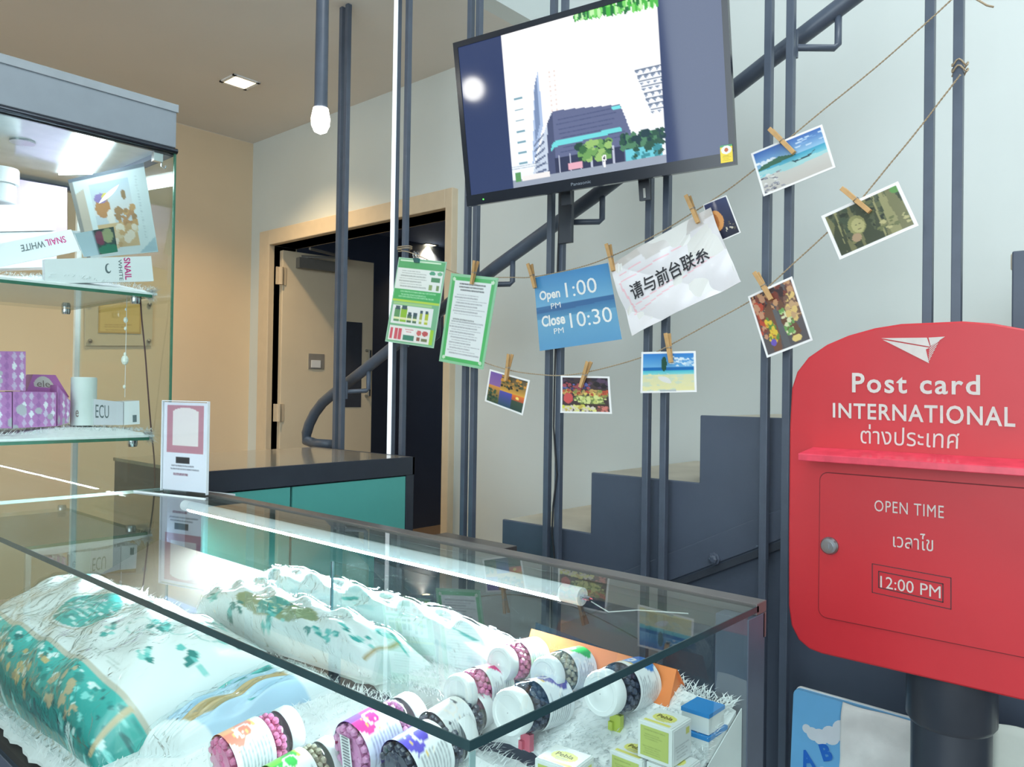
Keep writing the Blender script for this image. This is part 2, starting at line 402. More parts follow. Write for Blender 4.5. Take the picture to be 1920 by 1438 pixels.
# ------------------------------------------------------------------ steel posts in pairs
XP = 1.758
posts = [(632, 0), (643, 0), (737, 1), (757, 0), (874, 0), (890, 0), (1030, 0), (1051, 0), (1215, 0), (1248, 0), (1436, 0), (1477, 0), (1739, 0), (1793, 0)]
where = ['left post of the pair nearest the open door', 'right post of the pair nearest the open door', 'white lit post left of the green leaflet', 'dark post close behind the white lit post',
         'left post of the pair under the screen\'s left corner', 'right post of the pair under the screen\'s left corner', 'left post of the pair with the hanging cable', 'right post of the pair with the hanging cable',
         'left post of the pair crossing the crumpled notice', 'right post of the pair crossing the crumpled notice', 'left post of the pair beside the floating market card', 'right post of the pair beside the floating market card',
         'left post of the pair above the red mailbox', 'right post of the pair above the red mailbox']
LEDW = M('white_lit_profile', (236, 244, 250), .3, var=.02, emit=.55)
PY = []
for (px, lit), lb in zip(posts, where):
    y = P(px, 640, 'X', XP).y; PY.append(y); top = ZL if y > YE else ZH; h = .009
    t = thing('steel_post', ('slim dark steel ' if not lit else 'slim steel ')+lb, 'post', (XP, y, 0), 'steel posts along the stair')
    build('tube', Box(XP-h, XP+h, y-h, y+h, .008, top), DSLATE, t, bevel=.0015)
    build('foot_plate', Box(XP-.022, XP+.022, y-.016, y+.016, 0, .008), DSLATE, t)
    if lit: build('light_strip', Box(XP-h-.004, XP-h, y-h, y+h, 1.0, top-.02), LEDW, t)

# ------------------------------------------------------------------ handrail
XR = 1.85
rp = [(620, 834), (592, 832), (575, 826), (575, 812), (580, 795), (590, 775), (605, 755), (625, 738), (650, 719), (690, 688), (735, 652), (800, 602), (930, 501), (1110, 371), (1375, 167), (1445, 112), (1600, -6), (1760, -130)]
rpts = [P(x, y, 'X', XR) for x, y in rp]
hr = thing('handrail', 'dark round handrail sloping up behind the posts', 'handrail', (XR, 1.5, 1.0))
build('rail', MB().tube(rpts, .021, 14), DSLATE, hr, smooth='all')
def rail_z(y):
    for p, q in zip(rpts[7:], rpts[8:]):
        if q.y <= y <= p.y: return p.z+(q.z-p.z)*(y-p.y)/(q.y-p.y)
    return None
for i in (1, 3, 5, 7, 9, 11):
    y = PY[i]-.075 if i > 1 else PY[i]-.04; z = rail_z(y)
    if z is None: continue
    yp = PY[i]
    build('bracket', MB().tube([(XR, y, z-.01), (XR, y, z-.085), (XR-.004, y+.008, z-.093), (XP+.016, yp, z-.098)], .0085, 8), DSLATE, hr, smooth='all')
    build('bracket_clip', Box(XP+.009, XP+.018, yp-.01, yp+.01, z-.125, z-.06), DSLATE, hr)

# ------------------------------------------------------------------ television
tc = Vector((1.5547, 1.1476, 1.9939)); ya, pi_, ro = .19947, .15478, .02515; TW, TH = .735, .435
tn = -Vector((math.cos(ya)*math.cos(pi_), math.sin(ya)*math.cos(pi_), math.sin(pi_)))
rt = Vector((math.sin(ya), -math.cos(ya), 0)); up = rt.cross(-tn)
ta = rt*math.cos(ro)+up*math.sin(ro); tb = up*math.cos(ro)-rt*math.sin(ro)
def tvp(u, v, d=0.0): return tc+ta*(u-.5)*TW-tb*(v-.5)*TH+tn*d
GLOSSB = M('glossy_black_bezel', (26, 32, 44), .18, var=.04)
tv = thing('television', 'wall mounted flat television tilted down showing a dark city building', 'television', tc-tn*-.0)
build('back_shell', MB().hexa([tvp(.1, .92, -.07), tvp(.9, .92, -.07), tvp(.9, .1, -.06), tvp(.1, .1, -.06)], [tvp(.004, .995, -.012), tvp(.996, .995, -.012), tvp(.996, .005, -.012), tvp(.004, .005, -.012)]), M('tv_back_plastic', (40, 44, 52), .5), tv)
bz = MB()
def slab(mb, u0, v0, u1, v1, d0, d1): return mb.hexa([tvp(u0, v1, d0), tvp(u1, v1, d0), tvp(u1, v0, d0), tvp(u0, v0, d0)], [tvp(u0, v1, d1), tvp(u1, v1, d1), tvp(u1, v0, d1), tvp(u0, v0, d1)])
slab(bz, 0, 0, 1, .034, -.014, .004); slab(bz, 0, .935, 1, 1, -.014, .006); slab(bz, 0, .034, .019, .935, -.014, .004); slab(bz, .981, .034, 1, .935, -.014, .004)
build('bezel', bz, GLOSSB, tv)
# picture on the screen
cv = Cv(250, 146, (46, 60, 98))
U0, U1 = .19, .79
def U(u): return U0+(U1-U0)*u
cv.rect(U(0), 0, U(1), 1, (255, 255, 255))
cv.grad(U(0), .55, U(1), 1, (255, 255, 255), (232, 244, 255))
for i in range(150):
    cu, c2 = RNG.uniform(.5, 1), RNG.uniform(0, .07); cv.ell(U(cu), c2*(cu-.35)*1.6, .006, .03, [(70, 180, 60), (30, 110, 50), (190, 240, 170), (120, 210, 100)][i % 4])
for i in range(7): cv.rect(U(.055), .42+i*.07, U(.115), .432+i*.07, (120, 160, 175))
cv.poly([(U(.2), .38), (U(.235), .28), (U(.245), .62), (U(.16), .86), (U(.15), .86)], (170, 190, 222)); cv.poly([(U(.2), .38), (U(.225), .3), (U(.22), .62), (U(.18), .74)], (120, 140, 175))
for i in range(9):
    for q in (.3, .335): cv.rect(U(q), .3+i*.03, U(q+.015), .312+i*.03, (228, 214, 208))
cv.poly([(U(.25), .66), (U(.3), .56), (U(.3), .93), (U(.13), .97)], (196, 208, 224))
for i in range(6): cv.poly([(U(.17), .74+i*.036), (U(.24), .68+i*.045), (U(.24), .695+i*.045), (U(.17), .755+i*.036)], (98, 112, 140))
cv.poly([(U(.27), .62), (U(.31), .555), (U(.42), .56), (U(.745), .60), (U(.8), .78), (U(.8), .95), (U(.25), .96)], (98, 106, 140))
cv.poly([(U(.27), .62), (U(.31), .555), (U(.31), .95), (U(.25), .96)], (74, 82, 114))
for i in range(9): cv.lines(U(.32), .58+i*.03, U(.77), .60+i*.03, 1, (64, 74, 112), .3, .8)
cv.poly([(U(.69), .60), (U(.745), .605), (U(.75), .625), (U(.69), .62)], (120, 222, 226))
cv.poly([(U(.29), .765), (U(.31), .745), (U(.74), .735), (U(.745), .762), (U(.31), .78), (U(.28), .81)], (112, 214, 218))
cv.rect(U(.3), .85, U(.75), .96, (48, 54, 82))
for i in range(6): cv.rect(U(.33+i*.07), .84, U(.338+i*.07), .955, (190, 196, 214))
cv.spots(U(.46), .79, U(.66), .9, 70, .013, [(58, 106, 62), (110, 160, 88), (36, 70, 56), (150, 190, 110)], 1.6)
cv.spots(U(.74), .79, U(.99), .88, 80, .013, [(44, 84, 66), (80, 130, 96), (30, 60, 66)], 1.6)
cv.rect(U(.76), .88, U(.98), .95, (110, 200, 214)); cv.spots(U(.8), .88, U(.98), .94, 25, .01, [(44, 84, 66), (60, 140, 150)], 1.6)
cv.poly([(U(.84), .4), (U(1), .42), (U(1), .76), (U(.93), .72)], (240, 244, 250))
for i in range(8):
    v = .415+i*.036; uu = .845+i*.011
    cv.rect(U(uu), v, U(1), v+.007, (92, 106, 128)); 
    for q in range(4): cv.poly([(min(U1, U(uu+q*.04)), v+.01), (min(U1, U(uu+q*.04+.028)), v+.01), (min(U1, U(uu+q*.04+.012)), v+.03)], (126, 140, 162))
cv.rect(U(0), .95, U(1), 1, (150, 160, 176)); cv.rect(U(.02), .9, U(.06), .96, (90, 150, 90)); cv.rect(U(.07), .93, U(.26), .965, (236, 232, 230)); cv.rect(U(.39), .9, U(.48), .94, (226, 170, 186))
cv.ell(U(.625), .905, .009, .02, (250, 250, 250)); cv.ell(U(.625), .905, .004, .009, (40, 50, 60)); cv.rect(U(.62), .925, U(.63), .96, (250, 250, 250))
for i in range(3): cv.lines(U(0), .86+i*.015, U(.3), .866+i*.015, 1, (90, 100, 120), .5, .5)
SCREEN = PRINT('lit_screen', .06, 0, 1.0)
sheet('screen', quadmap([tvp(.019, .034, .001), tvp(.981, .034, .001), tvp(.981, .935, .001), tvp(.019, .935, .001)]), cv, SCREEN, .004, tv)
text('Panasonic', lambda u, v, d=0: tvp(.435+u*.075, .96+v*.018, .0065), (0, 0, 1, 1), M('silver_print', (150, 160, 175), .3, .5), tv, d=.0002)
build('power_light', MB().ball(tvp(.075, .972, .0065), .0022, 8), LAMP('green_led', (90, 240, 90), 2.5), tv)
ec = Cv(24, 34, (250, 222, 70)); ec.rect(0, 0, 1, .1, (80, 160, 110)); ec.ell(.5, .28, .42, .24, (245, 245, 240)); ec.ell(.5, .28, .16, .12, (206, 110, 60)); ec.lines(.1, .6, .9, .95, 4, (170, 140, 30))
sheet('energy_sticker', quadmap([tvp(.955, .895, .007), tvp(.993, .895, .007), tvp(.993, .985, .007), tvp(.955, .985, .007)]), ec, PAPER, .0006, tv)
mt = MB()
for q in (.36, .66): mt.hexa([tvp(q-.02, 1.1 if q > .5 else 1.06, -.085), tvp(q+.02, 1.1 if q > .5 else 1.06, -.085), tvp(q+.02, .15, -.085), tvp(q-.02, .15, -.085)], [tvp(q-.02, 1.1 if q > .5 else 1.06, -.072), tvp(q+.02, 1.1 if q > .5 else 1.06, -.072), tvp(q+.02, .15, -.072), tvp(q-.02, .15, -.072)])
build('mount_rail', mt, BLACK, tv, bevel=.001)
sl_ = MB(); sl_.hexa([tvp(.657, 1.085, -.072), tvp(.665, 1.085, -.072), tvp(.665, 1.03, -.072), tvp(.657, 1.03, -.072)], [tvp(.657, 1.085, -.0705), tvp(.665, 1.085, -.0705), tvp(.665, 1.03, -.0705), tvp(.657, 1.03, -.0705)])
build('slot', sl_, M('slot_pale', (196, 198, 194), .6), tv)
arm0 = tvp(.42, .6, -.07); build('wall_arm', MB().obox(Vector((1.715, arm0.y, arm0.z)), (1,0,0), (0,1,0), (0,0,1), .03, .05, .09).tube([arm0+tn*-.01, (1.70, arm0.y, arm0.z)], .018, 8), BLACK, tv)
pl = P(1062, 410, 'X', 1.735); build('hanging_plate', Box(1.729, 1.741, pl.y-.022, pl.y+.022, pl.z-.07, pl.z+.14), BLACK, tv, bevel=.001)

# round pendant globe further back in the shop (seen mirrored in the screen)
gd = ray(887, 167).normalized(); gh = CAMP+gd*((tc-CAMP).dot(tn)/gd.dot(tn)); gr_ = gd-tn*2*gd.dot(tn); gp = gh+gr_*2.6
gl_ = thing('globe_lamp', 'round glowing globe lamp mirrored in the television screen', 'lamp', gp)
build('globe', MB().ball(gp, .065, 20), LAMP('globe_glow', (255, 252, 244), 24), gl_, smooth='all')
build('cord', MB().tube([gp+Vector((0, 0, .064)), (gp.x, gp.y, ZH if gp.y < YE else ZL)], .004, 6), DSLATE, gl_)

# cable between the posts
cb = [P(x, y, 'X', 1.744) for x, y in ((1050, 395), (1046, 480), (1043, 600), (1040, 700), (1038, 800), (1041, 850), (1044, 890), (1037, 950), (1035, 1000), (1040, 1050), (1036, 1095))]
tag(build('power_cable', MB().tube(cb, .0028, 6), M('black_cable', (34, 36, 42), .5), smooth='all'), 'thin black cable hanging down between two posts under the television', 'cable')

# ------------------------------------------------------------------ reception counter
rc = thing('reception_counter', 'teal panelled reception counter with black edging and stone top', 'counter', (1.36, 2.25, 0))
RX0, RX1, RY0, RY1, RZ = .992, 1.73, 1.953, 2.54, 1.036
TEAL = M('teal_laminate', (92, 178, 170), .4, var=.03, scale=5)
STONE = M('polished_stone_top', (150, 142, 128), .09, var=.12, scale=60)
build('top', Box(RX0, RX1-.01, RY0+.012, RY1-.01, RZ-.01, RZ), STONE, rc)
build('top_edging', MB().box(RX0, RX1, RY0, RY0+.012, RZ-.058, RZ+.001).box(RX1-.01, RX1, RY0, RY1, RZ-.058, RZ+.001), BLACK, rc, bevel=.001)
build('carcass', Box(RX0+.005, RX1-.004, RY0+.016, RY1-.01, .0, RZ-.011), BLACK, rc)
xs = P(548, 930, 'Y', RY0).x
for x0, x1 in ((RX0+.005, xs-.004), (xs+.004, RX1-.036)):
    build('panel', Box(x0, x1, RY0+.004, RY0+.016, .1, RZ-.062), TEAL, rc, bevel=.001)
build('stile', Box(RX1-.034, RX1-.002, RY0+.002, RY0+.018, 0, RZ-.058), BLACK, rc, bevel=.001)
# clear panel standing on the reception counter
lc = thing('low_cabinet', 'low dark cabinet top between the glass counter and the stair', 'cabinet', (1.42, 1.48, 0))
LDARK = M('dark_brown_laminate', (74, 70, 70), .3, var=.08, scale=12)
build('body', Box(1.29, 1.55, 1.36, 1.61, 0, .825), BLACK, lc); build('top', Box(1.28, 1.56, 1.348, 1.62, .826, .85), LDARK, lc, bevel=.002)
build('door', Box(1.282, 1.289, 1.37, 1.48, .08, .81), BLACK, lc); build('door', Box(1.282, 1.289, 1.49, 1.6, .08, .81), BLACK, lc)
# certificate on the left wall
cf = thing('framed_certificate', 'clear framed golden certificate on the cream wall behind the showcase', 'certificate', P(222, 640, 'Y', YW))
q = [P(x, y, 'Y', YW-.012) for x, y in ((160, 563), (287, 563), (285, 648), (160, 648))]
q2 = [P(x, y, 'Y', YW-.016) for x, y in ((185, 568), (265, 566), (264, 626), (184, 624))]
f = quadmap(q); cc = Cv(10, 8, (206, 196, 172)); sheet('backing', f, cc, PAPER, .008, cf)
cc = Cv(40, 30, (216, 190, 120)); cc.lines(.1, .7, .9, .95, 3, (150, 120, 70), .4); cc.frame(.04, (190, 160, 96)); sheet('certificate', quadmap(q2), cc, PAPER, .002, cf)
for i in (0, 1, 2, 3): build('standoff', MB().ball(f(.06 if i in (0, 3) else .94, .1 if i < 2 else .9, .006), .012, 8), STEEL, cf)
# ================================================================== things hung on the twine
XT = 1.722
def smooth_path(pts, n=8):
    pts = [Vector(p) for p in pts]; out = []
    for i in range(len(pts)-1):
        p0, p1, p2, p3 = pts[max(i-1, 0)], pts[i], pts[i+1], pts[min(i+2, len(pts)-1)]
        for k in range(n):
            t = k/n; out.append(.5*((2*p1)+(p2-p0)*t+(2*p0-5*p1+4*p2-p3)*t*t+(3*p1-p0-3*p2+p3)*t**3))
    return out+[pts[-1]]
def twine(name, px, label, x=XT):
    pts = smooth_path([P(a, b, 'X', x) for a, b in px], 40); mb = MB(); L = 0; A = [[], []]
    for i, p in enumerate(pts):
        if i: L += (p-pts[i-1]).length
        d = (pts[min(i+1, len(pts)-1)]-pts[max(i-1, 0)]).normalized(); a = d.orthogonal().normalized(); b = d.cross(a)
        for s in (0, 1):
            th = L*420+s*PI; A[s].append(p+(a*math.cos(th)+b*math.sin(th))*.0009)
    for s in (0, 1): mb.tube(A[s], .0011, 5)
    return tag(build(name, mb, TWINE, smooth='all'), label, 'twine')
twine('jute_twine', [(752, 470), (768, 473), (800, 486), (845, 508), (890, 519), (960, 520), (1000, 519), (1080, 503), (1147, 480), (1230, 440), (1300, 398), (1370, 352), (1430, 305), (1465, 272), (1545, 205), (1640, 128), (1740, 40), (1790, -6), (1850, -60)], 'upper jute twine carrying the leaflets and notices up to the right')
twine('jute_twine', [(884, 668), (910, 680), (955, 694), (1000, 701), (1050, 704), (1098, 698), (1160, 683), (1220, 664), (1256, 647), (1320, 612), (1405, 565), (1440, 538), (1490, 492), (1550, 437), (1607, 382), (1660, 318), (1720, 245), (1770, 180), (1801, 140)], 'lower jute twine carrying the small picture postcards')
# knots
kn = P(1800, 140, 'X', XP-.004); tag(build('twine_knot', MB().tube([kn+Vector((0, .014*math.cos(t), .006*math.sin(3*t)+.002*t)) + Vector((.013*math.sin(t), 0, 0)) for t in np.linspace(0, 4*PI, 40)], .0018, 5), TWINE, smooth='all'), 'twine knot tied around the rightmost post', 'knot')
kn = P(750, 470, 'X', XP-.004); tag(build('twine_knot', MB().tube([Vector((XP+.015*math.sin(t), kn.y-.02+.035*math.cos(t), kn.z+.001*t)) for t in np.linspace(0, 4*PI, 40)], .0018, 5), TWINE, smooth='all'), 'twine knot tied around the white lit post', 'knot')
tag(build('twine_end', MB().tube([P(x, y, 'X', 1.73) for x, y in ((1826, -4), (1840, 4), (1850, 10), (1863, 13))], .002, 5), TWINE, smooth='all'), 'loose frayed twine end at the top right', 'twine')

def wob(a, b, amp=.003): return lambda u, v: amp*math.sin(a*u+b)*math.cos(2*v+b)
def card(name, px, cv, label, cat, x=1.708, mat=None, amp=.002, seed=0, group=None, xs=None):
    xs = xs or [x]*4
    f = quadmap([P(a, b, 'X', xx) for (a, b), xx in zip(px, xs)], bend=wob(3, seed, amp))
    o = sheet(name, f, cv, mat or PAPER)
    tag(o, label, cat, group); return o, f
# --- green laminated leaflets
GR = (78, 178, 108)
cv = Cv(76, 116, (126, 190, 150)); cv.rect(.0, 0, 1, .13, (96, 180, 120)); cv.rect(.05, .02, .9, .04, (220, 244, 220)); cv.rect(.02, .12, .97, .36, (240, 246, 244)); cv.lines(.06, .14, .68, .35, 7, (120, 130, 130), .4)
cv.ell(.76, .15, .06, .022, (90, 170, 140)); cv.ell(.91, .15, .05, .022, (120, 190, 150)); cv.rect(.76, .2, .93, .25, (86, 150, 110)); cv.rect(.73, .28, .79, .34, (150, 176, 120)); cv.rect(.88, .28, .93, .34, (130, 160, 110))
cv.rect(0, .36, 1, .5, (74, 182, 108)); cv.lines(.1, .38, .9, .47, 3, (190, 236, 200), .55, .8); cv.rect(0, .485, 1, .505, (190, 222, 90)); cv.rect(.05, .515, .85, .54, (170, 214, 150))
cv.rect(.05, .55, .88, .77, (238, 244, 244)); cv.rect(.05, .8, .88, .97, (240, 240, 238))
for u, w_, h_, c in ((.16, .055, .16, (98, 160, 110)), (.3, .065, .17, (150, 200, 70)), (.43, .045, .1, (80, 120, 96)), (.54, .045, .1, (80, 120, 96)), (.66, .03, .14, (176, 190, 90)), (.77, .03, .14, (190, 206, 70))):
    cv.rect(u-w_, .745-h_, u+w_, .745, c); cv.rect(u-w_*.8, .745-h_-.02, u+w_*.8, .745-h_+.02, (62, 92, 106)); cv.rect(u-w_, .69, u+w_, .715, (236, 240, 190))
for u in (.1, .2, .28): cv.rect(u-.03, .82, u+.03, .95, (216, 92, 110))
cv.rect(.35, .82, .58, .88, (246, 246, 246)); cv.lines(.38, .825, .56, .87, 2, (200, 70, 90), .4, .9); cv.rect(.35, .89, .58, .95, (60, 140, 120)); cv.ell(.67, .85, .05, .03, (214, 110, 110)); cv.ell(.79, .85, .06, .03, (200, 90, 96)); cv.rect(.64, .9, .7, .94, (150, 90, 80)); cv.rect(.73, .91, .85, .94, (120, 130, 96))
cv.rect(.89, .8, .95, .97, (166, 216, 70)); cv.frame(.022, (166, 212, 186))
o, f = card('leaflet', [(748, 482), (838, 491), (813, 653), (722, 640)], cv, 'green laminated leaflet of bottles and jars hung beside the white post', 'leaflet', 1.715, LAMIN)
cv = Cv(76, 120, (240, 246, 248)); cv.lines(.2, .1, .8, .2, 3, (60, 66, 70), .5, .8); cv.lines(.14, .22, .86, .46, 8, (120, 124, 134), .45); cv.lines(.12, .49, .7, .51, 1, (60, 66, 70), .8); cv.lines(.12, .52, .88, .9, 13, (120, 124, 134), .45); cv.frame(.11, (84, 190, 110)); cv.frame(.045, (150, 208, 168))
for u, v in ((.09, .06), (.91, .06), (.09, .94), (.91, .94)): cv.ell(u, v, .035, .02, (214, 240, 214))
o, f = card('leaflet', [(846, 512), (935, 521), (906, 693), (823, 677)], cv, 'green bordered laminated price sheet with rows of small print', 'leaflet', 1.712, LAMIN)
# --- opening hours sign
cv = Cv(90, 84, (86, 150, 200)); cv.grad(0, 0, 1, .42, (70, 142, 200), (116, 176, 214)); cv.grad(0, .42, 1, .58, (60, 112, 164), (84, 146, 188)); cv.grad(0, .58, 1, 1, (112, 172, 208), (96, 158, 202))
for i in range(26): cv.lines(RNG.uniform(0, .5), .44+i*.012, RNG.uniform(.6, 1.1), .448+i*.012, 1, (190, 220, 234), .6, .28)
cv.poly([(0, .46), (.5, .42), (1, .42), (1, .47), (.4, .5), (0, .5)], (58, 106, 158))
o, f = card('opening_hours_sign', [(1001, 521), (1140, 493), (1166, 636), (1012, 658)], cv, 'blue seaside sign giving Open 1:00 PM and Close 10:30 PM', 'sign', 1.712, LAMIN)
for s, r, b in (('Open', (.06, .20, .345, .365), .03), ('1:00', (.42, .15, .82, .35), 0), ('PM', (.205, .39, .335, .465), 0), ('Close', (.06, .54, .37, .69), .03), ('10:30', (.43, .56, .94, .76), 0), ('PM', (.21, .73, .335, .805), 0)):
    text(s, f, r, INKW, o, b)
# --- crumpled white notice
def crump(u, v): return .008*math.sin(5*u+3*v)*math.sin(4*v+1)+.005*abs(math.sin(6*u-5*v))+.0012*math.sin(23*u+17*v)
CR = [(1146, 498), (1330, 388), (1388, 528), (1186, 630)]
cv = Cv(90, 66, (236, 234, 238))
cv.rect(.0, 0, 1, .1, (206, 200, 196)); cv.poly([(.3, .0), (.95, .0), (.9, .14), (.35, .2)], (214, 210, 208))
PK = (246, 196, 206)
for l in (((.06, .3), (.92, .22)), ((.08, .66), (.9, .5)), ((.08, .76), (.9, .56)), ((.06, .2), (.3, .18)), ((.9, .22), (.92, .5)), ((.05, .3), (.1, .76))):
    (x1, y1), (x2, y2) = l; dx, dy = x2-x1, y2-y1; n_ = math.hypot(dx, dy); a_, b_ = -dy/n_*.007, dx/n_*.007
    cv.poly([(x1+a_, y1+b_), (x2+a_, y2+b_), (x2-a_, y2-b_), (x1-a_, y1-b_)], PK)
f = quadmap([P(a, b, 'X', 1.702) for a, b in CR], bend=crump)
o = tag(sheet('paper_notice', f, cv, PRINT('crumpled_paper', .3, .25)), 'crumpled white notice with black Chinese characters and pink lines', 'notice')
text('请与前台联系', f, (.12, .38, .86, .60), INKB, o, .012, d=.003)
# --- postcards
cv = Cv(40, 60, (38, 46, 78)); cv.grad(0, 0, 1, 1, (54, 66, 110), (34, 38, 56)); cv.ell(.3, .5, .3, .26, (226, 160, 96)); cv.ell(.25, .5, .18, .2, (190, 120, 70)); cv.spots(.55, .6, .9, .85, 12, .03, [(216, 210, 190), (96, 90, 80)]); cv.frame(.05)
card('postcard', [(1318, 384), (1362, 366), (1389, 436), (1338, 458)], cv, 'dark blue postcard half hidden behind the crumpled notice', 'postcard', 1.716, LAMIN, group='postcards on the twine')
cv = Cv(84, 60, (150, 200, 220)); cv.grad(0, 0, 1, .4, (52, 96, 176), (150, 196, 226)); cv.spots(.05, .28, .3, .36, 14, .03, [(240, 246, 250), (214, 228, 240)]); cv.spots(.6, .1, 1, .3, 20, .035, [(190, 212, 236), (120, 164, 214)], .5); cv.grad(0, .4, 1, .6, (60, 160, 196), (150, 214, 220)); cv.poly([(0, .44), (.1, .36), (.35, .3), (.5, .36), (.6, .4), (0, .46)], (60, 110, 88)); cv.grad(0, .6, 1, 1, (206, 206, 200), (198, 192, 186)); cv.poly([(0, .46), (1, .56), (1, .62), (.4, .66), (0, .52)], (168, 214, 216))
cv.poly([(.5, .5), (.54, .56), (.74, .55), (.84, .44), (.76, .5), (.6, .53)], (48, 76, 86)); cv.spots(.03, .55, .3, .95, 40, .03, [(90, 92, 110), (150, 150, 160), (226, 226, 226)], .5); cv.frame(.035)
o, f = card('postcard', [(1408, 288), (1541, 233), (1567, 314), (1431, 368)], cv, 'postcard of a longtail boat off a pale beach with distant hills', 'postcard', 1.71, LAMIN, seed=1, group='postcards on the twine')
cv = Cv(88, 60, (84, 92, 70)); cv.spots(0, 0, 1, 1, 160, .05, [(60, 70, 52), (96, 104, 72), (130, 130, 88), (70, 84, 66), (44, 52, 44)]); 
for i in range(16): a0 = RNG.uniform(0, 1); cv.poly([(a0, 0), (a0+.03, 0), (a0+RNG.uniform(-.3, .3), 1), (a0-.04, 1)], [(120, 120, 84), (66, 74, 56), (150, 148, 104)][i % 3])
cv.ell(.36, .48, .11, .2, (150, 150, 100)); cv.ell(.37, .5, .08, .15, (186, 182, 128)); cv.rect(.34, .46, .36, .48, (96, 96, 66)); cv.rect(.39, .46, .41, .48, (96, 96, 66)); cv.rect(.35, .57, .4, .585, (110, 100, 72)); cv.ell(.3, .72, .06, .09, (176, 150, 120)); cv.spots(.55, .6, .95, .85, 22, .03, [(186, 180, 130), (110, 116, 76)]); cv.ell(.93, .12, .06, .08, (96, 150, 80)); cv.frame(.035)
card('postcard', [(1539, 405), (1684, 340), (1723, 423), (1574, 487)], cv, 'olive green postcard of a stone face among tree roots', 'postcard', 1.71, LAMIN, seed=2, group='postcards on the twine')
cv = Cv(60, 76, (92, 88, 92)); cv.spots(.0, 0, 1, .4, 120, .05, [(90, 60, 56), (140, 96, 80), (60, 44, 48), (196, 150, 110), (120, 60, 50)]); cv.spots(0, .1, .3, .7, 50, .05, [(190, 80, 60), (130, 70, 60), (200, 150, 120)])
cv.poly([(.26, .3), (.4, .2), (.46, .55), (.36, .98), (.2, .95), (.18, .5)], (120, 84, 66)); cv.poly([(.55, .3), (.64, .25), (.85, .8), (.7, .95), (.52, .6)], (110, 78, 60)); cv.spots(.2, .45, .36, .8, 40, .035, [(226, 196, 70), (210, 150, 60), (96, 140, 70)]); cv.spots(.54, .4, .76, .8, 40, .035, [(176, 206, 140), (220, 220, 180), (110, 160, 90)]); cv.spots(.7, .2, .95, .6, 40, .045, [(196, 160, 120), (120, 90, 76), (220, 190, 120)]); cv.ell(.24, .82, .06, .05, (110, 90, 190)); cv.ell(.72, .88, .1, .05, (232, 206, 130)); cv.poly([(.42, .35), (.5, .35), (.56, .95), (.42, .95)], (98, 100, 104)); cv.frame(.05)
card('postcard', [(1402, 556), (1485, 518), (1524, 638), (1438, 671)], cv, 'upright postcard of a floating market with laden wooden boats', 'postcard', 1.71, LAMIN, seed=3, group='postcards on the twine')
cv = Cv(70, 52, (60, 140, 210)); cv.grad(0, 0, 1, .42, (44, 126, 210), (120, 186, 230)); cv.spots(.55, .12, 1, .35, 26, .04, [(226, 240, 250), (180, 214, 240)], .6); cv.rect(0, .38, 1, .46, (24, 112, 186)); cv.grad(0, .46, 1, .56, (70, 190, 214), (150, 222, 220)); cv.grad(0, .56, 1, 1, (226, 226, 186), (244, 236, 176)); cv.spots(0, .55, 1, 1, 40, .06, [(236, 232, 186), (216, 226, 200)], .4); cv.ell(.43, .3, .05, .18, (36, 84, 66)); cv.frame(.03); cv.rect(.35, .94, .65, .965, (190, 196, 200))
card('postcard', [(1203, 660), (1304, 658), (1307, 735), (1200, 737)], cv, 'postcard of a bright sandy beach with turquoise water', 'postcard', 1.71, LAMIN, seed=1, group='postcards on the twine')
cv = Cv(70, 54, (70, 56, 60)); cv.spots(0, .0, 1, .3, 60, .05, [(50, 44, 60), (90, 70, 96), (40, 36, 44)]); cv.spots(.05, .2, .6, .38, 40, .035, [(96, 110, 176), (170, 80, 90), (60, 70, 120)]); cv.spots(.05, .38, .95, .55, 90, .035, [(200, 160, 96), (226, 206, 110), (190, 84, 60), (140, 150, 80)]); cv.spots(.3, .55, .9, .75, 80, .035, [(196, 206, 120), (220, 226, 150), (120, 140, 80)]); cv.ell(.16, .6, .1, .14, (214, 90, 90)); cv.rect(.3, .74, .95, .8, (70, 54, 50)); cv.spots(.05, .8, .7, .95, 80, .035, [(216, 216, 90), (230, 226, 140), (206, 180, 90), (226, 214, 200)]); cv.spots(.75, .82, .97, .95, 20, .04, [(220, 130, 120), (130, 80, 70)]); cv.frame(.035)
card('postcard', [(1051, 704), (1143, 706), (1148, 776), (1050, 774)], cv, 'postcard of market stalls heaped with yellow and green fruit', 'postcard', 1.71, LAMIN, seed=2, group='postcards on the twine')
cv = Cv(64, 52, (60, 66, 70)); cv.grad(0, 0, .34, .5, (120, 90, 170), (150, 110, 170)); cv.grad(0, .45, .34, 1, (226, 150, 70), (40, 76, 66)); cv.grad(.34, 0, 1, .52, (60, 60, 66), (230, 170, 70)); cv.spots(.36, .0, 1, .4, 60, .03, [(36, 44, 44), (70, 84, 60), (216, 150, 60)]); cv.grad(.34, .52, .66, 1, (84, 80, 180), (44, 84, 96)); cv.grad(.66, .52, 1, .7, (236, 120, 50), (180, 80, 60)); cv.grad(.66, .68, 1, 1, (66, 86, 70), (40, 70, 70)); cv.ell(.8, .6, .04, .04, (255, 226, 120)); cv.spots(.02, .55, .3, .9, 26, .04, [(36, 60, 50), (50, 84, 66)]); cv.frame(.04)
card('postcard', [(918, 692), (994, 713), (980, 779), (909, 752)], cv, 'tilted postcard with a collage of sunset views', 'postcard', 1.71, LAMIN, seed=3, group='postcards on the twine')

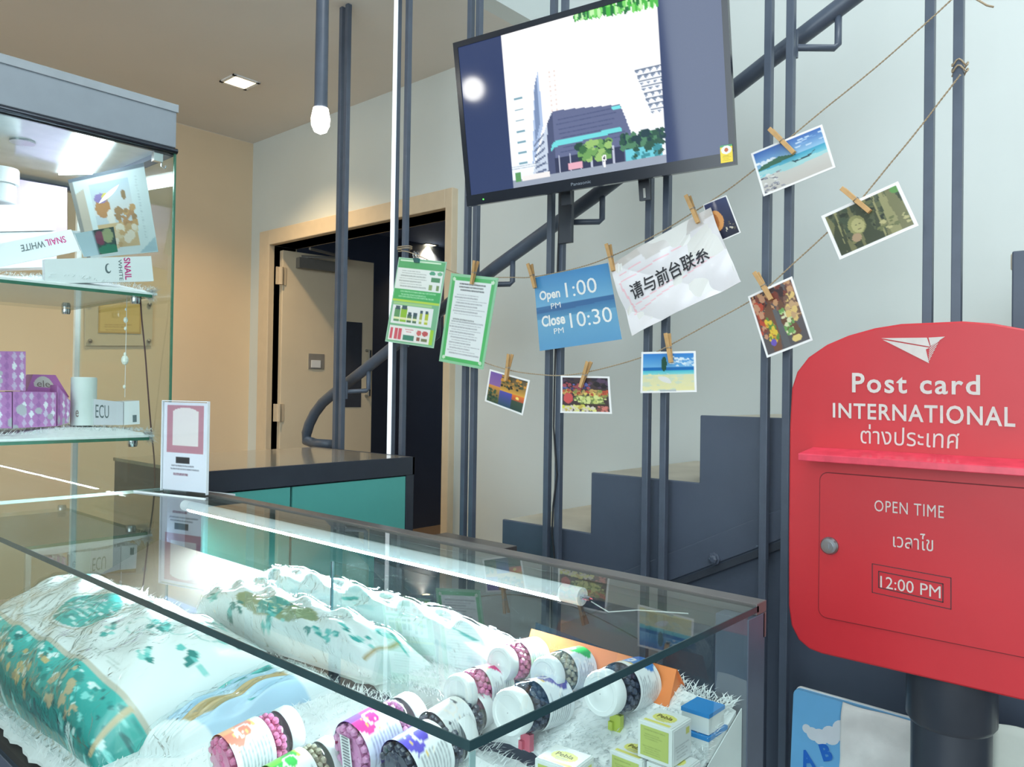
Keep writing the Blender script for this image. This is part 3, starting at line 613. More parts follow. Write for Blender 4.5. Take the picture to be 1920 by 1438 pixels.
# --- clothespins
def pin(p0, p1, label, x=1.7, open_=.3):
    a = P(p0[0], p0[1], 'X', x); b = P(p1[0], p1[1], 'X', x); d = (b-a); L = d.length; d.normalize()
    n = Vector((-1, 0, 0)); s = n.cross(d).normalized(); n = d.cross(s).normalized()
    t = thing('clothespin', label, 'clothespin', a+d*L*.5, 'wooden clothespins on the twine')
    for sg in (1, -1):
        def pt(l, w, h): return a+d*l*L+s*w*.0048+n*sg*h
        gap0 = .0062; mb = MB()
        prof = [(0, gap0), (.45, .0022), (.5, .0014), (.98, .0006), (1, .0012)]
        vs = []
        for l, g in prof:
            th = .0048 if l < .9 else .0036
            vs += [pt(l, -1, g), pt(l, 1, g), pt(l, 1, g+th), pt(l, -1, g+th)]
        fs = [(0, 1, 2, 3), (16, 19, 18, 17)]
        for i in range(4):
            for k in range(4): fs.append((i*4+k, (i+1)*4+k, (i+1)*4+(k+1) % 4, i*4+(k+1) % 4))
        mb.add(vs, fs); build('leg', mb, WOOD, t, bevel=.0006)
    c = a+d*L*.5; build('spring', MB().tube([c+s*(.0062*(k/20-1)*1.0)+(d*math.cos(k*.9)+n*math.sin(k*.9))*.0034 for k in range(41)]+[c+s*.0058+n*.0075, c-s*.0045+n*.0078], .0007, 5), STEEL, t, smooth='all')
    return t
pin((893, 489), (884, 533), 'clothespin holding the green price sheet')
pin((993, 495), (1003, 540), 'clothespin at the left corner of the opening hours sign')
pin((1140, 458), (1150, 508), 'clothespin where the hours sign meets the crumpled notice', 1.692)
pin((1289, 367), (1309, 418), 'clothespin at the upper right of the crumpled notice', 1.688)
pin((1445, 243), (1489, 287), 'clothespin on the longtail boat postcard')
pin((1580, 354), (1631, 397), 'clothespin on the stone face postcard')
pin((1417, 511), (1446, 562), 'clothespin on the floating market postcard')
pin((1251, 625), (1258, 680), 'clothespin on the sandy beach postcard')
pin((1105, 678), (1088, 726), 'clothespin on the fruit stall postcard')
pin((957, 664), (948, 714), 'clothespin on the sunset collage postcard')
# binder clip on the first leaflet
bp_ = P(781, 488, 'X', 1.709); bt = thing('binder_clip', 'small teal binder clip holding the bottle leaflet to the twine', 'binder clip', bp_)
d2 = Vector((0, -1, -.12)).normalized()
build('clip_body', MB().prism([bp_+d2*.012+Vector((-.001, 0, -.008)), bp_-d2*.012+Vector((-.001, 0, -.008)), bp_-d2*.012+Vector((-.007, 0, .007)), bp_+d2*.012+Vector((-.007, 0, .007))], (.012, 0, 0)), M('teal_clip', (56, 110, 116), .3), bt, bevel=.0008)
for s in (-1, 1):
    c = bp_+Vector((-.004+.004*s, -.004*s, .007))
    build('wire_loop', MB().tube([c+Vector((0, .004*math.sin(t)*(1+t/6), .011*(1-math.cos(t)))) for t in np.linspace(0, 2*PI, 18)], .0009, 5), CHROME, bt, smooth='all')
# ================================================================== red mailbox
XM = 1.31
RED = M('red_box_paint', (198, 44, 54), .38, var=.05, scale=6, bump=.06)
RED2 = M('red_hood_with_highlight', (222, 70, 92), .25, var=.14, scale=40)  # box red made paler: pink highlights are put into the hood colour
GROOVE = M('dark_red_groove', (110, 22, 30), .6)
lp = [(1740, 605), (1690, 607), (1640, 615), (1590, 629), (1550, 646), (1515, 670), (1494, 697), (1484, 728), (1480, 800), (1478, 1000), (1478, 1135), (1483, 1172), (1497, 1200), (1517, 1217), (1540, 1226)]
L3 = [P(x, y, 'X', XM) for x, y in lp]; yc = L3[0].y-.004
for p in L3[-1:]: zbot = p.z
half = [(p.y-yc, p.z) for p in L3]; half[0] = (0, half[0][1]); half[-1] = (half[-1][0], zbot)
outl = [(XM, yc+a, z) for a, z in half]+[(XM, yc-a, z) for a, z in reversed(half) if a > 0]
mbx = thing('mailbox', 'red round topped mailbox for postcards with white lettering', 'mailbox', (XM+.1, yc, 0))
build('front_plate', MB().prism(outl, (.022, 0, 0)), RED, mbx, smooth=True, bevel=.003)
cen = Vector((XM, yc, (half[0][1]+zbot)/2))
inn = [Vector((XM+.022, yc+(y-yc)*.985, cen.z+(z-cen.z)*.985)) for _, y, z in outl]
build('box_body', MB().prism(inn, (.19, 0, 0)), RED, mbx, smooth=True)
def mpt(px, py, x=XM-.0015): return P(px, py, 'X', x)
yl_ = mpt(1537, 1000).y; zt = mpt(1540, 886).z; zbm = mpt(1536, 1155).z
def rrect(y0, y1, z0, z1, r, x, n=5):
    o = []
    for cy, cz, a0 in ((y1-r, z1-r, 0), (y0+r, z1-r, PI/2), (y0+r, z0+r, PI), (y1-r, z0+r, 3*PI/2)):
        for k in range(n+1):
            a = a0+PI/2*k/n; o.append((x, cy+r*math.cos(a), cz+r*math.sin(a)))
    return o
yr_ = 2*yc-yl_
build('door_gap', MB().prism(rrect(yr_-.0015, yl_+.0015, zbm-.0015, zt+.0015, .014, XM-.0006), (.0005, 0, 0)), GROOVE, mbx)
dpan = build('door', MB().prism(rrect(yr_, yl_, zbm, zt, .013, XM-.0022), (.0018, 0, 0)), RED, mbx)
lk = mpt(1556, 1023, XM-.0022)
build('lock', MB().lathe([(.0145, 0), (.0145, .004), (.012, .007), (.0075, .0072), (.0075, .0085), (.0001, .0086)], 22, Matrix.Translation(lk) @ Matrix.Rotation(-PI/2, 4, 'Y')).obox(lk+Vector((-.009, 0, 0)), (1,0,0), (0,1,0), (0,0,1), .0008, .0012, .004), STEEL, dpan, smooth=True)
for py in (968, 1198):
    h = mpt(1916, py, XM-.004); h.y = yr_+.002
    build('hinge', MB().tube([h-Vector((0,0,.016)), h+Vector((0,0,.016))], .004, 8).obox(h, (1,0,0), (0,1,0), (0,0,1), .002, .01, .014), M('old_brass', (120, 100, 60), .4, .8), dpan)
# hood over the slot
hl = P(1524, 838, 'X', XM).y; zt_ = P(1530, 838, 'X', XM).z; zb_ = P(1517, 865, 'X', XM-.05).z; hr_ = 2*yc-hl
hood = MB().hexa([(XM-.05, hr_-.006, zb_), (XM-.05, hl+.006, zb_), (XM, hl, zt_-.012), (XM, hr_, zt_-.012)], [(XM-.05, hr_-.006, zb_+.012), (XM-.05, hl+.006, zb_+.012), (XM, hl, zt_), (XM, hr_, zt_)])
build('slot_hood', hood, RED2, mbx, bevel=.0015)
build('letter_slot', Box(XM-.001, XM+.001, yc-.12, yc+.12, zt_-.02, zt_-.004), M('slot_dark', (40, 14, 18), .8), mbx)
MINK = M('mailbox_white_paint', (214, 206, 202), .6, var=.06, scale=60)
def mtext(s, q, bold, x=XM-.0003, d=.0012, **k):
    f = quadmap([P(a, b, 'X', x) for a, b in q]); return text(s, f, (0, 0, 1, 1), MINK, mbx, bold, d=d, **k)
mtext('Post card', [(1598, 699), (1838, 703), (1838, 741), (1598, 736)], .018, space=1.15)
mtext('INTERNATIONAL', [(1562, 755), (1904, 763), (1904, 801), (1562, 783)], .016, space=1.1)
mtext('ต่างประเทศ', [(1614, 795), (1800, 800), (1798, 842), (1614, 831)], 0)
mtext('OPEN TIME', [(1640, 937), (1770, 948), (1770, 972), (1640, 958)], 0, x=XM-.0024, space=1.1)
mtext('เวลาไข', [(1675, 996), (1750, 1002), (1750, 1034), (1675, 1025)], 0, x=XM-.0024)
mtext('12:00 PM', [(1651, 1079), (1764, 1099), (1764, 1122), (1651, 1101)], 0, x=XM-.0024)
def strip_frame(q, w):
    f = quadmap([P(a, b, 'X', XM-.0024) for a, b in q]); mb = MB(); ax = w/ (f(1, 0)-f(0, 0)).length; ay = w/(f(0, 1)-f(0, 0)).length
    for u0, v0, u1, v1 in ((0, 0, 1, ay), (0, 1-ay, 1, 1), (0, 0, ax, 1), (1-ax, 0, 1, 1)):
        mb.add([f(u0, v0, .0006), f(u1, v0, .0006), f(u1, v1, .0006), f(u0, v1, .0006)], [(0, 1, 2, 3)])
    return mb
for q, w_ in (([(1635, 1056), (1784, 1083), (1784, 1143), (1635, 1111)], .0011), ([(1647, 1070), (1769, 1094), (1769, 1130), (1647, 1102)], .0013)):
    build('painted_frame', strip_frame(q, w_), INKB, mbx)
def mpoly(pts, x=XM-.0012): return MB().add([P(a, b, 'X', x) for a, b in pts], [tuple(range(len(pts)))])
PLINE = M('plane_outline', (150, 130, 128), .6)
build('paper_plane', mpoly([(1652, 634), (1738, 633), (1744, 650)]), MINK, mbx)
build('paper_plane', mpoly([(1655, 637), (1743, 652), (1736, 655), (1742, 681)]), MINK, mbx)
build('paper_plane', mpoly([(1741, 633), (1772, 631), (1745, 649)]), MINK, mbx)
for i in range(8):
    t = i/7; x0, y0 = 1742-2*t+1, 652+27*t; x1, y1 = 1762-20*t, 637+40*t
    build('plane_hatch', mpoly([(x0, y0), (x1, y1), (x1-1, y1+2.6), (x0-1, y0+2.6)]), MINK, mbx)
# pole
px_ = XM+.105; py_ = P(1783, 1330, 'X', px_).y
pole = thing('mailbox_pole', 'thick dark round pole carrying the red mailbox', 'pole', (px_, py_, 0))
zc = P(1783, 1375, 'X', px_-.06).z
build('pole_tube', MB().lathe([(.058, .01), (.058, zc)], 32, Matrix.Translation((px_, py_, 0))), BLACK, pole, smooth=True)
build('collar', MB().lathe([(.06, zc-.006), (.0655, zc+.002), (.0655, zbot+.02)], 32, Matrix.Translation((px_, py_, 0))), BLACK, pole, smooth=True)
build('base_plate', MB().lathe([(.16, 0), (.16, .01), (.06, .014)], 32, Matrix.Translation((px_, py_, 0))), BLACK, pole, smooth=True)
build('collar_screw', MB().ball(P(1862, 1337, 'X', px_-.01), .004, 8), STEEL, pole)

# ------------------------------------------------------------------ letter board and cloths behind the pole
XB = 1.62
q = [P(1488, 1292, 'X', XB), P(1740, 1352, 'X', XB)]
def bpt(u, v, d=0.0):   # u along -Y, v down; leans back a little
    return Vector((XB-d-.05*v, q[0].y+(q[1].y-q[0].y)*u, q[0].z+.002-.62*v-.004*u))
lb = thing('letter_board', 'light blue alphabet board with letters A and B and clouds', 'board', (XB, (q[0].y+q[1].y)/2, 0))
SKYB = M('sky_blue_paint', (110, 176, 224), .4, var=.03)
rr = []
for cu, cv_, a0 in ((.96, .02, 0), (.04, .02, PI/2)):
    for k in range(5):
        a = a0+PI/2*k/4; rr.append(bpt(cu+.04*math.cos(a), cv_-.02*math.sin(a)))
rr += [bpt(0, 1), bpt(1, 1)]
build('board', MB().prism(rr, (.012, 0, 0)), SKYB, lb)
WB = M('white_board_edge', (228, 230, 230), .5)
build('board_backing', MB().prism([p+Vector((.0125, 0, .002)) for p in rr], (.006, 0, 0)), WB, lb)
CLOUD = M('cloud_white', (212, 218, 226), .5)
def blob(cs, d):
    mb = MB()
    for i, (u, v, r) in enumerate(cs):
        n = 18; mb.add([bpt(u+r*math.cos(2*PI*k/n), v+r*.42*math.sin(2*PI*k/n), d+i*.0001) for k in range(n)], [tuple(range(n))])
    return mb
build('cloud', blob([(.12, .118, .035), (.17, .128, .05), (.23, .13, .06), (.31, .115, .07), (.4, .09, .08)], .0008), CLOUD, lb)
build('cloud', blob([(.2, .255, .05), (.27, .245, .06), (.36, .27, .07)], .0016), CLOUD, lb)
LETB = M('letter_blue', (38, 106, 198), .4)
def rotmap(cu, cv_, su, sv, ang):
    c, s = math.cos(ang), math.sin(ang)
    def f(u, v, d=0):
        x, y = (u-.5)*su, (v-.5)*sv; return bpt(cu+(x*c-y*s), cv_+(x*s+y*c)*.42, .0022)
    return f
text('B', rotmap(.28, .172, .085, .125, -.4), (0, 0, 1, 1), LETB, lb, .05)
text('A', rotmap(.135, .212, .11, .13, -.35), (0, 0, 1, 1), LETB, lb, .05)
def drape(name, f, n, m, mat, label, cat):
    mb = MB(); vs = [f(i/(n-1), j/(m-1)) for j in range(m) for i in range(n)]; back = [p+Vector((.003, 0, 0)) for p in vs]
    fs = [(j*n+i, j*n+i+1, (j+1)*n+i+1, (j+1)*n+i) for j in range(m-1) for i in range(n-1)]
    o = n*m; fs2 = [tuple(o+k for k in reversed(t)) for t in fs]
    ring = [i for i in range(n)]+[j*n+n-1 for j in range(1, m)]+[(m-1)*n+i for i in range(n-2, -1, -1)]+[j*n for j in range(m-2, 0, -1)]
    side = [(ring[(k+1) % len(ring)], ring[k], o+ring[k], o+ring[(k+1) % len(ring)]) for k in range(len(ring))]
    mb.add(vs+back, fs+fs2+side); return tag(build(name, mb, mat, smooth='all'), label, cat)
CLOTH = M('white_cotton', (222, 222, 220), .8, var=.05, scale=30, bump=.15)
drape('white_cloth', lambda u, v: bpt(.40+.62*u-.05*v, -.004+.7*v, .007+.003*math.sin(17*v+5*u)+.003*math.sin(9*u+21*v)+.002*math.sin(40*v)), 40, 50, CLOTH, 'wrinkled white cloth covering the right part of the alphabet board', 'cloth')
c0 = P(1862, 1388, 'X', 1.66)
drape('white_cloth', lambda u, v: Vector((1.66-.06*v+.012*math.sin(9*u+3*v), c0.y-.26*u, c0.z+.03-.05*u-.45*v+.01*math.sin(7*u))), 24, 24, M('greenish_white_cloth', (214, 222, 214), .75, var=.04, bump=.1), 'pale folded cloth to the right of the mailbox pole', 'cloth')

# ================================================================== glass display counter
CX0, CX1, CY0, CY1, CZ = .43, .978, .417, 2.06, .99
dc = thing('display_counter', 'glass topped display counter with dark edges full of white fur', 'display counter', ((CX0+CX1)/2, 1.24, 0))
ZB = .617
build('base_cabinet', Box(CX0+.01, CX1-.005, CY0+.01, CY1-.01, .08, ZB-.03), M('counter_base_laminate', (70, 78, 90), .4), dc)
build('plinth', Box(CX0+.04, CX1-.03, CY0+.04, CY1-.04, 0, .08), BLACK, dc)
fr = MB().box(CX0, CX0+.02, CY0, CY1, ZB-.03, ZB).box(CX1-.02, CX1, CY0, CY1, ZB-.03, ZB).box(CX0+.02, CX1-.02, CY0, CY0+.02, ZB-.03, ZB).box(CX0+.02, CX1-.02, CY1-.02, CY1, ZB-.03, ZB)
build('base_frame', fr, DSLATE, dc, bevel=.001)
G = .008
build('glass_top', Box(CX0+.0015, CX1-.026, CY0+.0015, CY1-.001, CZ-G, CZ), CLEAR, dc)
build('glass_edge', Box(CX0, CX0+.0014, CY0, CY1, CZ-G, CZ), GEDGE, dc); build('glass_edge', Box(CX0+.0014, CX1-.02, CY0, CY0+.0014, CZ-G, CZ), GEDGE, dc)
build('glass_edge', Box(CX0+.0015, CX1-.03, CY1-.0009, CY1, CZ-G, CZ), M('pale_glass_edge', (196, 226, 222), .2), dc)
build('front_pane', Box(CX0+.001, CX0+.006, CY0+.006, CY1-.001, ZB, CZ-G-.0005), CLEAR, dc)
build('end_pane', Box(CX0+.001, CX1-.05, CY0+.001, CY0+.006, ZB, CZ-G-.0005), CLEAR, dc)
build('pane_edge', Box(CX0+.0005, CX0+.0068, CY0, CY0+.001, ZB, CZ-G-.001), M('pale_corner_edge', (150, 190, 190), .2), dc)
build('end_pane', Box(CX0+.006, CX1-.03, CY1-.006, CY1-.001, ZB, CZ-G-.0005), CLEAR, dc)
for y in (CY0, CY1-.045): build('corner_post', Box(CX1-.05, CX1-.001, y, y+.045, ZB, CZ-.012), DSLATE, dc, bevel=.001)
RAILM = M('brown_grey_rail', (112, 109, 109), .28, .3, var=.06, scale=15)
build('back_rail', MB().box(CX1-.026, CX1+.004, CY0, CY1, CZ-.012, CZ+.003).box(CX1-.006, CX1+.004, CY0, CY1, CZ-.045, CZ-.012), RAILM, dc, bevel=.001)
def slz(x): return SL0+SL1*x
BOARDM = M('dark_display_board', (70, 76, 92), .5)
build('board_end', MB().prism([(CX0+.008, CY0+.0078, ZB), (CX1-.052, CY0+.0078, ZB), (CX1-.052, CY0+.0078, slz(CX1-.05)), (CX0+.008, CY0+.0078, slz(CX0))], (0, -.0012, 0)), M('white_cloth_skirt', (226, 232, 234), .8), dc)
BOARDM2 = M('tan_display_board', (60, 53, 47), .6, var=.08)
build('dark_strip', MB().hexa([(.742, CY0+.01, slz(.742)-.012), (.784, CY0+.01, slz(.784)-.012), (.784, 1.7, slz(.784)-.012), (.742, 1.7, slz(.742)-.012)], [(.742, CY0+.01, slz(.742)-.004), (.784, CY0+.01, slz(.784)-.004), (.784, 1.7, slz(.784)-.004), (.742, 1.7, slz(.742)-.004)]), BOARDM, dc)
build('sloping_board', MB().hexa([(CX0+.008, CY0+.008, slz(CX0)-.045), (CX1-.052, CY0+.008, slz(CX1-.05)-.045), (CX1-.052, CY1-.008, slz(CX1-.05)-.045), (CX0+.008, CY1-.008, slz(CX0)-.045)], [(CX0+.008, CY0+.008, slz(CX0)-.012), (CX1-.052, CY0+.008, slz(CX1-.05)-.012), (CX1-.052, CY1-.008, slz(CX1-.05)-.012), (CX0+.008, CY1-.008, slz(CX0)-.012)]), BOARDM2, dc)
XD = .762
build('divider_pane', Box(XD, XD+.004, .87, 1.06, slz(XD)-.01, CZ-.014), CLEAR, dc)
build('divider_edge', MB().box(XD, XD+.004, 1.0602, 1.0625, slz(XD)-.01, CZ-.014), GEDGE, dc)
for y0, y1, x in ((CY0+.05, 1.25, CX1-.045), (1.2, CY1-.05, CX1-.035)): build('sliding_pane', Box(x, x+.004, y0, y1, slz(CX1)-.04, CZ-.016), CLEAR, dc)
build('end_backing', Box(CX0+.02, CX1-.06, CY1-.0085, CY1-.0065, ZB, slz(.7)), M('tan_board', (116, 98, 78), .6), dc)
# light tube
lt = thing('light_tube', 'bright white fluorescent tube under the back rail of the counter', 'light tube', (.925, 1.27, .95))
TX, TZ = CX1-.058, CZ-.028
def half_tube(a0, a1, r, n=12):
    mb = MB(); A = [a0+(a1-a0)*k/n for k in range(n+1)]; v = []
    for y in (.705, 1.865): v += [(TX+r*math.cos(a), y, TZ+r*math.sin(a)) for a in A]
    return mb.add(v, [(k, k+1, n+2+k, n+1+k) for k in range(n)]+[tuple(range(n+1)), tuple(range(2*n+1, n, -1))])
build('tube_back', half_tube(-.5*PI, 1.12*PI, .0131, 18), M('tube_back_plastic', (214, 222, 226), .3, var=.02), lt, smooth=True)
build('glowing_diffuser', half_tube(1.12*PI, 1.5*PI, .013), LAMP('tube_glow', (226, 247, 255), 640), lt, smooth=True)
for y0, y1 in ((.668, .704), (1.866, 1.9)): build('end_cap', MB().lathe([(.0132, y0), (.0132, y1)], 20, Matrix.Translation((TX, 0, TZ)) @ Matrix.Rotation(-PI/2, 4, 'X')), WHITEM, lt, smooth=True)
for dx in (-.005, .005): build('pin', MB().tube([(TX+dx, .652, TZ), (TX+dx, .669, TZ)], .0022, 8), CHROME, lt)
build('tube_bracket', Box(TX-.014, TX+.014, .64, .655, TZ-.004, CZ-.012), ACRYL, lt); build('wire', MB().tube([(TX, .652, TZ-.004), (TX-.003, .62, TZ-.012), (TX+.01, .58, TZ-.004), (CX1-.052, .5, CZ-.02)], .0009, 6), M('pale_wire', (200, 205, 205), .4), lt)

# ------------------------------------------------------------------ fur
FURM = M('white_fur', (244, 247, 248), .85, var=.04, scale=80, spec=.1)
def bump2(x, y): return .005*math.sin(17*x+9*y)+.005*math.sin(13*y-21*x+1)+.003*math.sin(41*x+37*y)
def fur_mat(name, x0, x1, y0, y1, zf, label, n, length=.02, nx=26, ny=80, th=.012, edge=True, amp=1.0):
    mb = MB(); vs = []; fs = []
    for j in range(ny):
        for i in range(nx):
            u, v = i/(nx-1), j/(ny-1); x = x0+(x1-x0)*u; y = y0+(y1-y0)*v
            if edge: x += (.006*math.sin(60*y)+.004*math.sin(131*y))*(1 if i in (0, nx-1) else 0)*(0.5)
            e = min(1, min(u*nx, (1-u)*nx, v*ny, (1-v)*ny)/2.0); vs.append(Vector((x, y, zf(x)+th*e+bump2(x, y)*e*amp)))
    for j in range(ny-1):
        for i in range(nx-1): a = j*nx+i; fs.append((a, a+1, a+nx+1, a+nx))
    o = len(vs); ring = [i for i in range(nx)]+[j*nx+nx-1 for j in range(1, ny)]+[(ny-1)*nx+i for i in range(nx-2, -1, -1)]+[j*nx for j in range(ny-2, 0, -1)]
    low = [Vector((vs[k].x, vs[k].y, zf(vs[k].x)-.006)) for k in ring]; m = len(ring)
    mb.add(vs+low, fs+[(ring[(k+1) % m], ring[k], o+k, o+(k+1) % m) for k in range(m)]+[tuple(o+k for k in range(m))[::-1]])
    X = RNG.uniform(x0, x1, n); Y = RNG.uniform(y0, y1, n); A = RNG.normal(0, 1, n); Ln = length*RNG.uniform(.5, 1.4, n); B = RNG.uniform(0, 2*PI, n); LE = RNG.uniform(.5, 1.2, n)
    for k in range(n):
        x, y = float(X[k]), float(Y[k]); b = Vector((x, y, zf(x)+th*.8+bump2(x, y)*amp)); a = 2.2*math.sin(5*x+3*y)+float(A[k])
        d = Vector((math.cos(a)*LE[k], math.sin(a)*LE[k], .42)).normalized(); s = Vector((-math.sin(a), math.cos(a), 0))*.0008
        tip = b+d*float(Ln[k]); mid = b+d*float(Ln[k])*.55+Vector((0, 0, .0015))
        mb.add([b-s, b+s, mid+s*.7, mid-s*.7, tip], [(0, 1, 2, 3), (3, 2, 4)])
    return tag(build(name, mb, FURM), label, 'fur', kind='stuff')
fur_mat('white_fur', CX0+.012, .752, CY0+.012, 1.98, slz, 'white fluffy fur lining the front of the glass counter', 24000, .015)
fur_mat('white_fur', .772, CX1-.058, CY0+.012, 1.46, slz, 'white fluffy fur lining the back of the glass counter', 18000, .015)
# ------------------------------------------------------------------ bagged pillows on the slope
SN = Vector((-SL1, 0, 1)).normalized()
def SP(x, y, h=0.0): return Vector((x, y, slz(x)))+SN*h
TEALC, TEALD, GOLD = (64, 190, 184), (34, 150, 146), (206, 178, 120)
def pillow(name, quad, T, cv, label, base=.012, p=2.6, lump=.006, seed=0.0, film=True, group='bagged pillows in the glass counter'):
    A, B, C, D = [SP(x, y, base) for x, y in quad]     # A front-near, B back-near, C back-far, D front-far ; u near->far, v back->front
    t = thing(name, label, 'pillow', (A+B+C+D)/4, group)
    w, h = cv.w, cv.h
    def f(u, v, g=1.0, ex=0.0):
        q = (B*(1-u)+C*u)*(1-v)+(A*(1-u)+D*u)*v
        a, b = abs(2*u-1), abs(2*v-1); e = max(0, (1-a**(p*2.2))*(1-b**(p*1.3)))**.5
        l = lump*(math.sin(11*u*3+seed)*math.sin(9*v+seed)+.6*math.sin(31*u+17*v+seed))*e
        return q+SN*(T*e*g+l+ex)
    mb = MB(); vs = [f(i/(w-1), j/(h-1)) for j in range(h) for i in range(w)]; o = len(vs)
    fs = [(j*w+i, j*w+i+1, (j+1)*w+i+1, (j+1)*w+i) for j in range(h-1) for i in range(w-1)]
    ring = [i for i in range(w)]+[j*w+w-1 for j in range(1, h)]+[(h-1)*w+i for i in range(w-2, -1, -1)]+[j*w for j in range(h-2, 0, -1)]; m = len(ring)
    low = [vs[k]-SN*.006 for k in ring]
    mb.add(vs+low, fs+[(ring[(k+1) % m], ring[k], o+k, o+(k+1) % m) for k in range(m)]+[tuple(o+k for k in range(m))])
    cols = np.ones((len(mb.v), 4)); cols[:o, :3] = cv.linear().reshape(-1, 3); cols[o:, :3] = .8; mb.c = cols
    build('pillow_core', mb, PRINT('printed_pillow', .4, .5), t, smooth='all')
    if film:
        n1, n2 = 60, 30; mb = MB(); vs = []
        for j in range(n2):
            for i in range(n1):
                u, v = -.035+1.07*i/(n1-1), -.05+1.1*j/(n2-1)
                q = f(min(1, max(0, u)), min(1, max(0, v)), 1.0, .005+.004*abs(math.sin(37*u+seed)*math.sin(29*v+11*u)))
                dirv = (C-B).normalized()*((u-min(1, max(0, u)))*(C-B).length)+(A-B).normalized()*((v-min(1, max(0, v)))*(A-B).length)
                vs.append(q+dirv)
        mb.add(vs, [(j*n1+i, j*n1+i+1, (j+1)*n1+i+1, (j+1)*n1+i) for j in range(n2-1) for i in range(n1-1)])
        build('clear_wrap', mb, FILM('clear_film'), t, smooth='all')
    return t
def leaves(cv, cu, c2, n, r, spread):
    for _ in range(n): cv.ell(cu+RNG.normal(0, spread), c2+RNG.normal(0, spread*1.6), r*RNG.uniform(.5, 1), r*1.7*RNG.uniform(.5, 1), [(60, 176, 170), (110, 206, 200), (34, 140, 136), (160, 226, 220)][RNG.integers(4)])
cv = Cv(210, 110, (248, 251, 251)); cv.ell(.5, .42, .13, .2, (196, 190, 172)); cv.ell(.5, .42, .125, .19, (240, 243, 242)); cv.ell(.5, .42, .115, .175, TEALC)
for _ in range(46):
    a, b = RNG.uniform(.4, .6), RNG.uniform(.27, .56)
    if ((a-.5)/.105)**2+((b-.42)/.16)**2 < 1: cv.ell(a, b, .012, .012, [(210, 246, 244), (36, 150, 150), (250, 255, 255), (90, 206, 200)][RNG.integers(4)])
for i in range(5): cv.lines(.43, .35+i*.03, .57, .362+i*.03, 1, (246, 255, 255), .9, .9)
for cu, c2 in ((.2, .3), (.08, .16), (.8, .16), (.93, .4), (.3, .1)): leaves(cv, cu, c2, 9, .016, .014)
cv.rect(0, .70, 1, .74, (214, 206, 190)); cv.grad(0, .73, 1, 1, (74, 196, 188), (30, 146, 140))
cv.spots(0, .74, 1, 1, 300, .009, [(140, 228, 222), (30, 140, 136), (226, 250, 248), (50, 170, 164), (20, 120, 120)], 1.6); cv.spots(.35, .8, .9, .96, 70, .011, [(212, 186, 130), (240, 236, 220), (170, 150, 110)], 1.4); cv.spots(.1, .76, .3, .95, 30, .014, [(206, 186, 150), (40, 150, 144)], 1.5)
for cu, c2 in ((.12, .5), (.06, .34), (.24, .14), (.15, .12), (.3, .5)): leaves(cv, cu, c2, 7, .012, .016)
for i in range(7):
    k = abs(((cv.u-(.1+.05*i))/.03)**2+((cv.v-(.2+.06*(i % 4)))/.06)**2-1) < .12; cv.m(k, (186, 224, 220))
for i in range(9): cv.lines(.12+.08*i, .62, .2+.08*i, .66, 2, (150, 170, 160), .4, .35)
cv.rect(.02, .72, .032, .98, (206, 184, 142))
pillow('bagged_pillow', [(.475, 1.24), (.735, 1.13), (.725, 1.93), (.46, 1.93)], .115, cv, 'large bagged pillow with teal oval label and teal patterned front band', seed=1)
cv = Cv(110, 60, (244, 250, 250)); cv.ell(.5, .68, .22, .2, (170, 176, 140)); cv.ell(.5, .68, .21, .185, (150, 166, 126)); cv.rect(.45, .5, .56, .86, (60, 166, 160)); cv.spots(.34, .58, .66, .8, 40, .012, [(226, 240, 226), (190, 206, 170)], 1.2); cv.rect(0, 0, 0, 0, (0, 0, 0))
for cu, c2 in ((.9, .25), (.95, .6), (.85, .8), (.2, .85), (.1, .7), (.06, .3), (.7, .9), (.5, .9), (.8, .1)): leaves(cv, cu, c2, 10, .02, .025)
cv.rect(.03, .3, .045, .9, (196, 170, 120))
pillow('bagged_pillow', [(.77, .95), (.825, .87), (.825, 1.42), (.738, 1.47)], .085, cv, 'flat bagged pillow with an olive oval label behind the large one', seed=2.3)
cv = Cv(120, 40, (238, 248, 248))
for cu, c2 in ((.06, .4), (.12, .6), (.3, .3), (.5, .7), (.7, .35), (.86, .5), (.94, .7), (.97, .3)): leaves(cv, cu, c2, 8, .018, .02)
cv.spots(0, 0, 1, 1, 60, .03, [(226, 242, 244), (248, 252, 252), (214, 236, 238)], 1.4)
pillow('bagged_pillow', [(.835, .76), (.905, .74), (.905, 1.44), (.835, 1.45)], .06, cv, 'narrow rolled bagged pillow along the back of the counter', seed=4, p=2.0)
cv = Cv(60, 50, (186, 216, 238)); cv.rect(.3, 0, .55, 1, (206, 178, 130)); cv.rect(0, .0, 1, .2, (240, 246, 248)); cv.rect(.0, .8, 1, 1, (240, 246, 248)); leaves(cv, .75, .3, 9, .05, .06); leaves(cv, .2, .5, 4, .03, .05)
pillow('bagged_pillow', [(.555, 1.12), (.742, 1.0), (.742, 1.115), (.52, 1.205)], .045, cv, 'pale blue and tan end of a bag peeking out beside the large pillow', seed=5, p=3)

